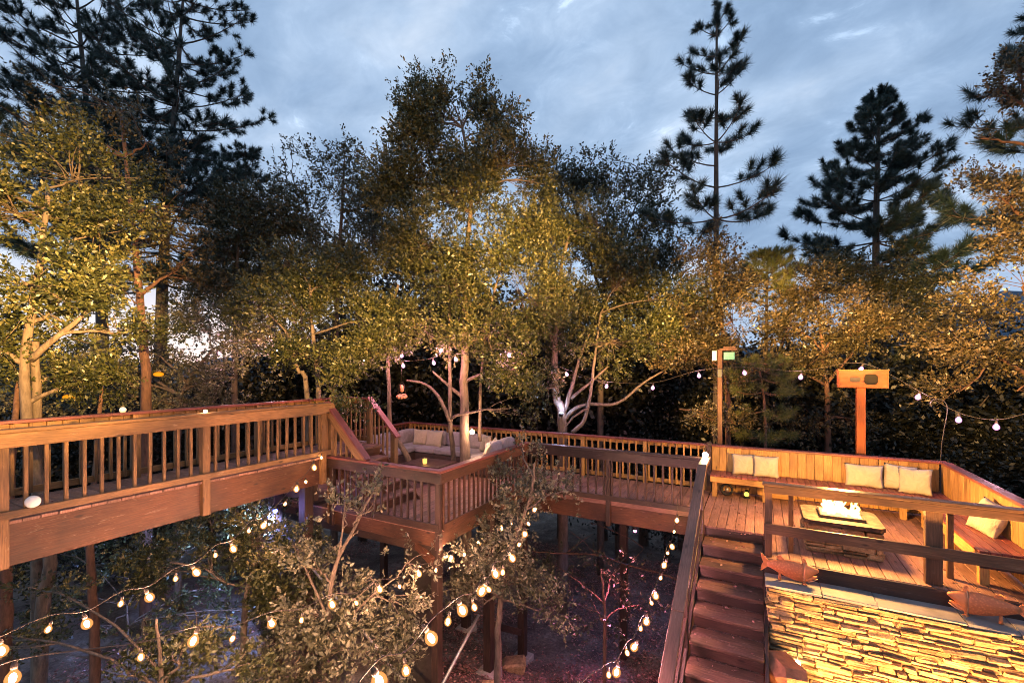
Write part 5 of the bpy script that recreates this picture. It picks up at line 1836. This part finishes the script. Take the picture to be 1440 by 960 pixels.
globe_lamp('bright round lamp on the rail end at the top of the long stair', (-0.86, 8.93, 1.0), .05, M['lampwarm'], 14, (1, .66, .3))
globe_lamp('small glowing cap lamp on the middle post of the near footbridge railing', (BX1 + 0.02, 3.69, 1.977), .022, M['lampwarm'], 3, (1, .6, .25))
tl = thing('tree_lamp', 'bright lamp fixed to the thick trunk beside the sofas', 'lamp', P(664, 607, 10.72))
m = MB(); m.ball(P(664, 607, 10.72), .055, 14, 10); m.build('globe', M['lampwarm'], tl)
m = MB(); m.tube([P(664, 604, 10.72) + Vector((0, 0, .02)), P(658, 600, 10.9)], .012, 6); m.build('bracket', M['iron'], tl)
lamp('tree_lamp_light', 'POINT', P(667, 603, 10.55), 34, (1, .52, .34), tl, .06)
for px, py, d, lab in ((223, 526, 9.6, 'amber solar lantern hanging right of the rusty trunk'), (97, 558, 8.6, 'amber solar lantern hanging beside the stout left trunk')):
    t = thing('hanging_lantern', lab, 'lantern', P(px, py, d), 'amber lanterns in the trees')
    m = MB(); m.lathe(P(px, py, d), [(.03, -.05), (.085, -.03), (.095, .0), (.08, .03), (.03, .05)], 14); m.build('shade', M['amber'], t)
    m = MB(); m.lathe(P(px, py, d) + Vector((0, 0, .051)), [(.045, 0), (.03, .03)], 12); m.tube([P(px, py, d) + Vector((0, 0, .08)), P(px, py, d) + Vector((0, 0, .45))], .004, 5); m.build('hanger', M['iron'], t)
    lamp('lantern_light', 'POINT', P(px, py, d - .25), 5, (1, .45, .08), t, .05)
bl = P(387, 718, 8.0)
t = thing('blue_spotlight', 'small blue diode lamp under the end of the footbridge', 'lamp', bl)
m = MB(); m.ball(bl, .035, 12, 8); m.build('diode', M['led'], t)
m = MB(); m.lathe(bl + Vector((0, 0, .036)), [(.05, 0), (.05, .05), (.02, .07)], 12); m.tube([bl + Vector((0, 0, .1)), Vector((-7.3, 5.6, .3))], .01, 6); m.build('housing', M['black'], t)
lamp('diode_light', 'POINT', bl - Vector((0, 0, .10)), 10, (0.16, 0.22, 1.0), t, .05)
lamp('diode_beam', 'SPOT', bl - Vector((0, 0, .08)), 3200, (0.26, 0.40, 1.0), t, .05, target=P(240, 870, 10.4), angle=80, blend=.8)
bl = Vector((-2.9, 10.35, -0.62))  # unseen lamp added to tint the ground under the walkway blue
t = thing('blue_spotlight', 'added unseen blue lamp under the middle of the walkway', 'lamp', bl)
m = MB(); m.ball(bl, .035, 12, 8); m.build('diode', M['led'], t)
m = MB(); m.lathe(bl + Vector((0, 0, .036)), [(.05, 0), (.05, .05), (.02, .12)], 12); m.build('housing', M['black'], t)
lamp('diode_beam', 'SPOT', bl - Vector((0, 0, .08)), 70, (0.12, 0.24, 1.0), t, .05, target=(-2.6, 10.9, -3.2), angle=120, blend=.8)
t = thing('tree_uplight', 'blue-white uplight in the fork of the pale oak', 'lamp', P(789, 583, 12.05))
m = MB(); m.lathe(P(789, 583, 12.05), [(.05, -.05), (.06, .0), (.06, .04)], 12); m.build('housing', M['black'], t)
m = MB(); m.lathe(P(789, 583, 12.05) + Vector((0, 0, .042)), [(.052, 0), (.05, .01)], 12); m.build('lens', glow('cool_lens', (.6, .7, 1), 14), t)
lamp('uplight_beam', 'POINT', P(790, 572, 12.0), 16, (0.5, 0.6, 1.0), t, .04)

# lamps at the foot of the stone wall
for i, (x, y, z, lab) in enumerate(((0.42, 6.70, -1.06, 'small bright lamp fixed low on the left of the stone wall'),)):
    t = thing('wall_lamp', lab, 'lamp', (x, y, z))
    m = MB(); m.ball((x, y, z), .035, 12, 8); m.build('globe', M['lampwarm'], t)
    m = MB(); m.tube([(x, y, z + .036), (x, y - .01, z + .12), (x, 6.83, z + .16)], .009, 6); m.build('bracket', M['iron'], t)
    lamp('wall_lamp_light', 'POINT', (x, y - .09, z), 14, (1, .54, .16), t, .035)
for x in (0.9, 1.75, 2.7):
    t = thing('ground_uplight', 'ground lamp washing the stone wall from below', 'lamp', (x, 5.75, -2.35), 'uplights at the wall foot')
    m = MB(); m.lathe((x, 5.75, -2.35), [(.07, 0), (.08, .05), (.08, .1)], 14); m.build('housing', M['iron'], t)
    m = MB(); m.lathe((x, 5.75, -2.248), [(.07, 0), (.065, .006)], 14); m.build('lens', M['lampwarm'], t)
    lamp('uplight_beam', 'SPOT', (x, 5.75, -2.2), 940, (1, .46, .12), t, .05, target=(x, 6.86, -1.0), angle=125, blend=.7)

# house flood lamps under the eaves behind the observer, aimed at the trees
def flood(loc, target, power, col, angle, blend=.6):
    t = thing('flood_lamp', 'eave flood lamp of the house behind the viewpoint', 'lamp', loc, 'house flood lamps')
    dv_ = (Vector(target) - Vector(loc)).normalized()
    m = MB(); m.tube([Vector(loc) - dv_ * .16, Vector(loc) - dv_ * .05, Vector(loc) - dv_ * .02], [.04, .07, .09], 14); m.build('housing', M['black'], t)
    lamp('flood_beam', 'SPOT', loc, power, col, t, .08, target=target, angle=angle, blend=blend)


WARM = (1.0, 0.56, 0.17)
flood((2.6, -0.6, 3.6), P(10, 320, 8.0), 30000, WARM, 26, 1.0)
flood((2.6, -0.6, 3.6), P(40, 470, 8.0), 24000, WARM, 22, 1.0)
flood((2.7, -0.6, 3.6), P(140, 470, 8.8), 20000, WARM, 18, 1.0)
flood((2.8, -0.6, 3.6), P(300, 520, 11.5), 15000, (1.0, 0.50, 0.26), 15, 1.0)
flood((3.0, -0.5, 3.4), P(440, 470, 10.5), 24000, WARM, 16, 1.0)
flood((3.2, -0.4, 3.4), P(590, 440, 11.0), 22000, WARM, 16, 1.0)
flood((3.4, -0.2, 3.4), P(650, 340, 11.0), 22000, WARM, 14, 1.0)
flood((3.4, -0.2, 3.4), P(750, 345, 11.2), 30000, WARM, 20, 1.0)
flood((3.4, -0.2, 3.4), P(700, 490, 10.6), 20000, WARM, 14, 1.0)
flood((3.4, -0.2, 3.4), P(890, 480, 12.0), 34000, WARM, 16, 1.0)
flood((-1.0, -0.9, 4.0), P(1010, 430, 12.0), 30000, WARM, 17, 1.0)
flood((-0.9, -0.9, 4.0), P(1000, 570, 11.4), 18000, WARM, 10, 1.0)
flood((-0.8, -0.9, 4.0), P(1140, 430, 12.8), 26000, WARM, 14, 1.0)
flood((-0.8, -0.9, 4.0), P(1190, 490, 12.4), 34000, WARM, 12, 1.0)
flood((-0.4, -0.9, 4.0), P(1380, 480, 9.7), 26000, WARM, 22, 1.0)
flood((-0.4, -0.9, 4.0), P(1420, 320, 9.7), 22000, WARM, 20, 1.0)
flood((1.2, -0.9, 4.2), P(560, 400, 12.0), 2200, (1.0, 0.50, 0.18), 50, 1.0)  # broad weak fill, added to spread warm light across the trees
flood((2.2, -0.6, 3.4), (-6.5, 4.6, 1.2), 340, (1.0, 0.53, 0.17), 60, .9)
flood((-0.9, -0.8, 1.2), P(430, 950, 6.0), 2300, (1.0, 0.54, 0.26), 38, 1.0)  # low fill added to brighten the front bush and the ground there

# ================================================================== FURNITURE BEHIND THE BENCH
M['box_front'] = M['orange']
def plate_with_slot(mb, x0, x1, z0, z1, cx, cz, w, h, y, th):
    n = 40
    inner, outer = [], []
    for k in range(n):
        a = 2 * PI * (k + .5) / n
        ca, sa = math.cos(a), math.sin(a)
        e = 4.0
        rr = (abs(ca / (w / 2)) ** e + abs(sa / (h / 2)) ** e) ** (-1 / e)
        inner.append((cx + ca * rr, cz + sa * rr))
        tx = ((x1 - cx) if ca > 0 else (x0 - cx)) / ca if abs(ca) > 1e-6 else 1e9
        tz = ((z1 - cz) if sa > 0 else (z0 - cz)) / sa if abs(sa) > 1e-6 else 1e9
        q = min(abs(tx), abs(tz))
        outer.append((cx + ca * q, cz + sa * q))
    V = [(p[0], y, p[1]) for p in inner] + [(p[0], y, p[1]) for p in outer] + [(p[0], y + th, p[1]) for p in inner]
    F = []
    for k in range(n):
        j = (k + 1) % n
        F.append([k, n + k, n + j, j]); F.append([k, j, 2 * n + j, 2 * n + k])
    # corners
    for (X, Z) in ((x0, z0), (x1, z0), (x1, z1), (x0, z1)):
        i = len(V); V.append((X, y, Z))
        best = sorted(range(n), key=lambda k: (outer[k][0] - X) ** 2 + (outer[k][1] - Z) ** 2)[:2]
        F.append([n + best[0], n + best[1], i])
    mb.add(V, F, [[(V[q][0] + 3.1, V[q][2] + 7.7) for q in f] for f in F])


bx = thing('wooden_box_on_post', 'long orange wooden box with two slots on top of a post behind the bench', 'wooden box', (1.75, 11.0, -0.3))
m = MB(); m.box(1.665, 1.805, 10.94, 11.08, -3.0, 2.235, .006); m.build('post', M['orange'], bx)
m = MB()
m.box(1.37, 2.14, 10.88, 11.14, 2.24, 2.258, .003); m.box(1.36, 2.15, 10.865, 11.15, 2.572, 2.592, .003); m.box(1.37, 1.388, 10.88, 11.14, 2.26, 2.57, .003); m.box(2.122, 2.14, 10.88, 11.14, 2.26, 2.57, .003); m.box(1.39, 2.12, 11.12, 11.14, 2.26, 2.57, .003); m.box(1.745, 1.757, 10.89, 11.118, 2.26, 2.57, .002)
m.build('box', M['orange'], bx)
m = MB(); plate_with_slot(m, 1.389, 1.755, 2.258, 2.572, 1.63, 2.40, .17, .10, 10.882, .015); plate_with_slot(m, 1.756, 2.121, 2.258, 2.572, 1.875, 2.405, .21, .20, 10.882, .015); m.build('front_panel', M['orange'], bx)
m = MB(); m.box(1.39, 1.743, 10.93, 10.935, 2.262, 2.568, .001); m.build('slot_backing', M['dark'], bx)
m = MB(); m.box(1.76, 2.12, 10.96, 10.965, 2.262, 2.568, .001); m.build('slot_backing', M['hole'], bx)

bp_ = thing('birdhouse_pole', 'slim wooden pole carrying a small teal nesting box, by the end of the walkway', 'pole', (-0.74, 10.85, -0.3))
m = MB(); m.box(-0.795, -0.700, 10.80, 10.895, -3.0, 3.02, .006); m.build('pole', M['beam'], bp_)
m = MB(); m.box(-0.67, -0.46, 10.78, 10.92, 2.80, 2.96, .004); m.build('nest_box', M['teal'], bp_)
m = MB(); m.obox((-0.58, 10.85, 3.02), AX, (.17, .11, .02), ch=.004); m.obox((-0.56, 10.85, 3.06), AX, (.12, .08, .018), ch=.004); m.build('roof', M['bark_red'], bp_)
m = MB(); m.box(-0.90, -0.81, 10.79, 10.88, 2.78, 2.99, .006); m.build('white_box', M['white'], bp_)
m = MB(); m.box(-0.79, -0.70, 10.735, 10.795, 2.42, 2.60, .006); m.build('junction_box', M['black'], bp_)

hk = thing('shepherd_hook', 'thin curved metal hook holding up the pink bulbs at the bench corner', 'hook', (2.83, 10.76, -0.3))
m = MB()
pth = [(2.84, 10.76, -0.3), (2.84, 10.76, 1.0), (2.88, 10.76, 1.5), (2.93, 10.77, 1.85), (2.91, 10.77, 2.0), (2.83, 10.76, 2.07), (2.74, 10.76, 2.05), (2.70, 10.75, 1.98), (2.72, 10.75, 1.93)]
m.tube(smooth_poly(pth, 4), .008, 7); m.build('rod', M['iron'], hk)

wf = thing('bird_feeder', 'round beaded bird feeder hanging on a cord near the sofa', 'bird feeder', P(565, 555, 10.9))  # a bird feeder: ring of beads, jar and hanger
m = MB()
c = P(565, 556, 10.9)
for k in range(9):
    a = 2 * PI * k / 9
    m.ball(c + Vector((math.cos(a) * .09 * CY, math.cos(a) * .09 * SY, math.sin(a) * .02 - .02)) + Vector((-SY, CY, 0)) * math.sin(a) * .09, .045, 8, 6)
m.build('ring', M['clay_pale'], wf)
m = MB(); m.tube([c + Vector((-.1 * CY, -.1 * SY, 0)), c + Vector((-.05, -.03, .25)), c + Vector((0, 0, .33)), c + Vector((.05, .03, .25)), c + Vector((.1 * CY, .1 * SY, 0))], .006, 6); m.tube([c + Vector((0, 0, .33)), c + Vector((0, 0, .85))], .004, 5); m.build('hanger', M['wire'], wf)
m = MB(); m.lathe(c + Vector((0, 0, .08)), [(.02, 0), (.05, .03), (.045, .14), (.015, .18)], 12); m.build('jar', M['clay_pale'], wf)

# things kept under the bench
t = thing('garden_spotlight', 'black spot lamp with a yellow lens on the boards under the long bench', 'lamp', (-0.22, 10.25, 0.0))
m = MB(); m.tube([(-0.22, 10.40, .12), (-0.22, 10.24, .10)], [.045, .055], 14); m.tube([(-0.22, 10.34, .0), (-0.22, 10.34, .07)], .015, 6); m.lathe((-0.22, 10.34, 0.001), [(.07, 0), (.06, .02)], 12); m.build('housing', M['black'], t)
m = MB(); m.tube([(-0.22, 10.239, .10), (-0.22, 10.234, .10)], .046, 14); m.build('lens', glow('yellow_lens', (1, .75, .1), 1.6), t)
t = thing('cable_reel', 'dark coiled cable with a pale hub under the left end of the long bench', 'cable coil', (-0.58, 10.3, 0.0))
m = MB()
for k in range(5):
    rr = .09 + .012 * (k % 3)
    m.tube([(-0.58 + rr * math.cos(a), 10.32 - .01 * k, .135 + rr * math.sin(a)) for a in [2 * PI * q / 18 for q in range(19)]], .011, 6)
m.build('coil', M['black'], t)
m = MB(); m.tube([(-0.58, 10.34, .135), (-0.58, 10.27, .135)], .04, 12); m.build('hub', M['metal'], t)
t = thing('round_reflector', 'white oval disc leaning on the foot of the near footbridge railing', 'disc', P(46, 705, 5.15))
m = MB()
c = P(46, 705, 4.98)
m.tube([c + Vector((.0, 0, 0)), c + Vector((.022, -.006, .004))], [.066, .060], 22); m.build('disc', M['white'], t)
m = MB(); m.tube([c, c + Vector((-.05, .012, -.004))], .02, 8); m.build('bracket', M['iron'], t)
t = thing('post_knob', 'white round knob on the far footbridge railing', 'knob', (-8.2, 3.25, 1.976))
m = MB(); m.ball((-8.22, 3.15, 2.01), .045, 12, 8); m.build('ball', M['white'], t)
m = MB(); m.lathe((-8.22, 3.15, 1.976), [(.03, 0), (.025, .012)], 10); m.build('stem', M['white'], t)
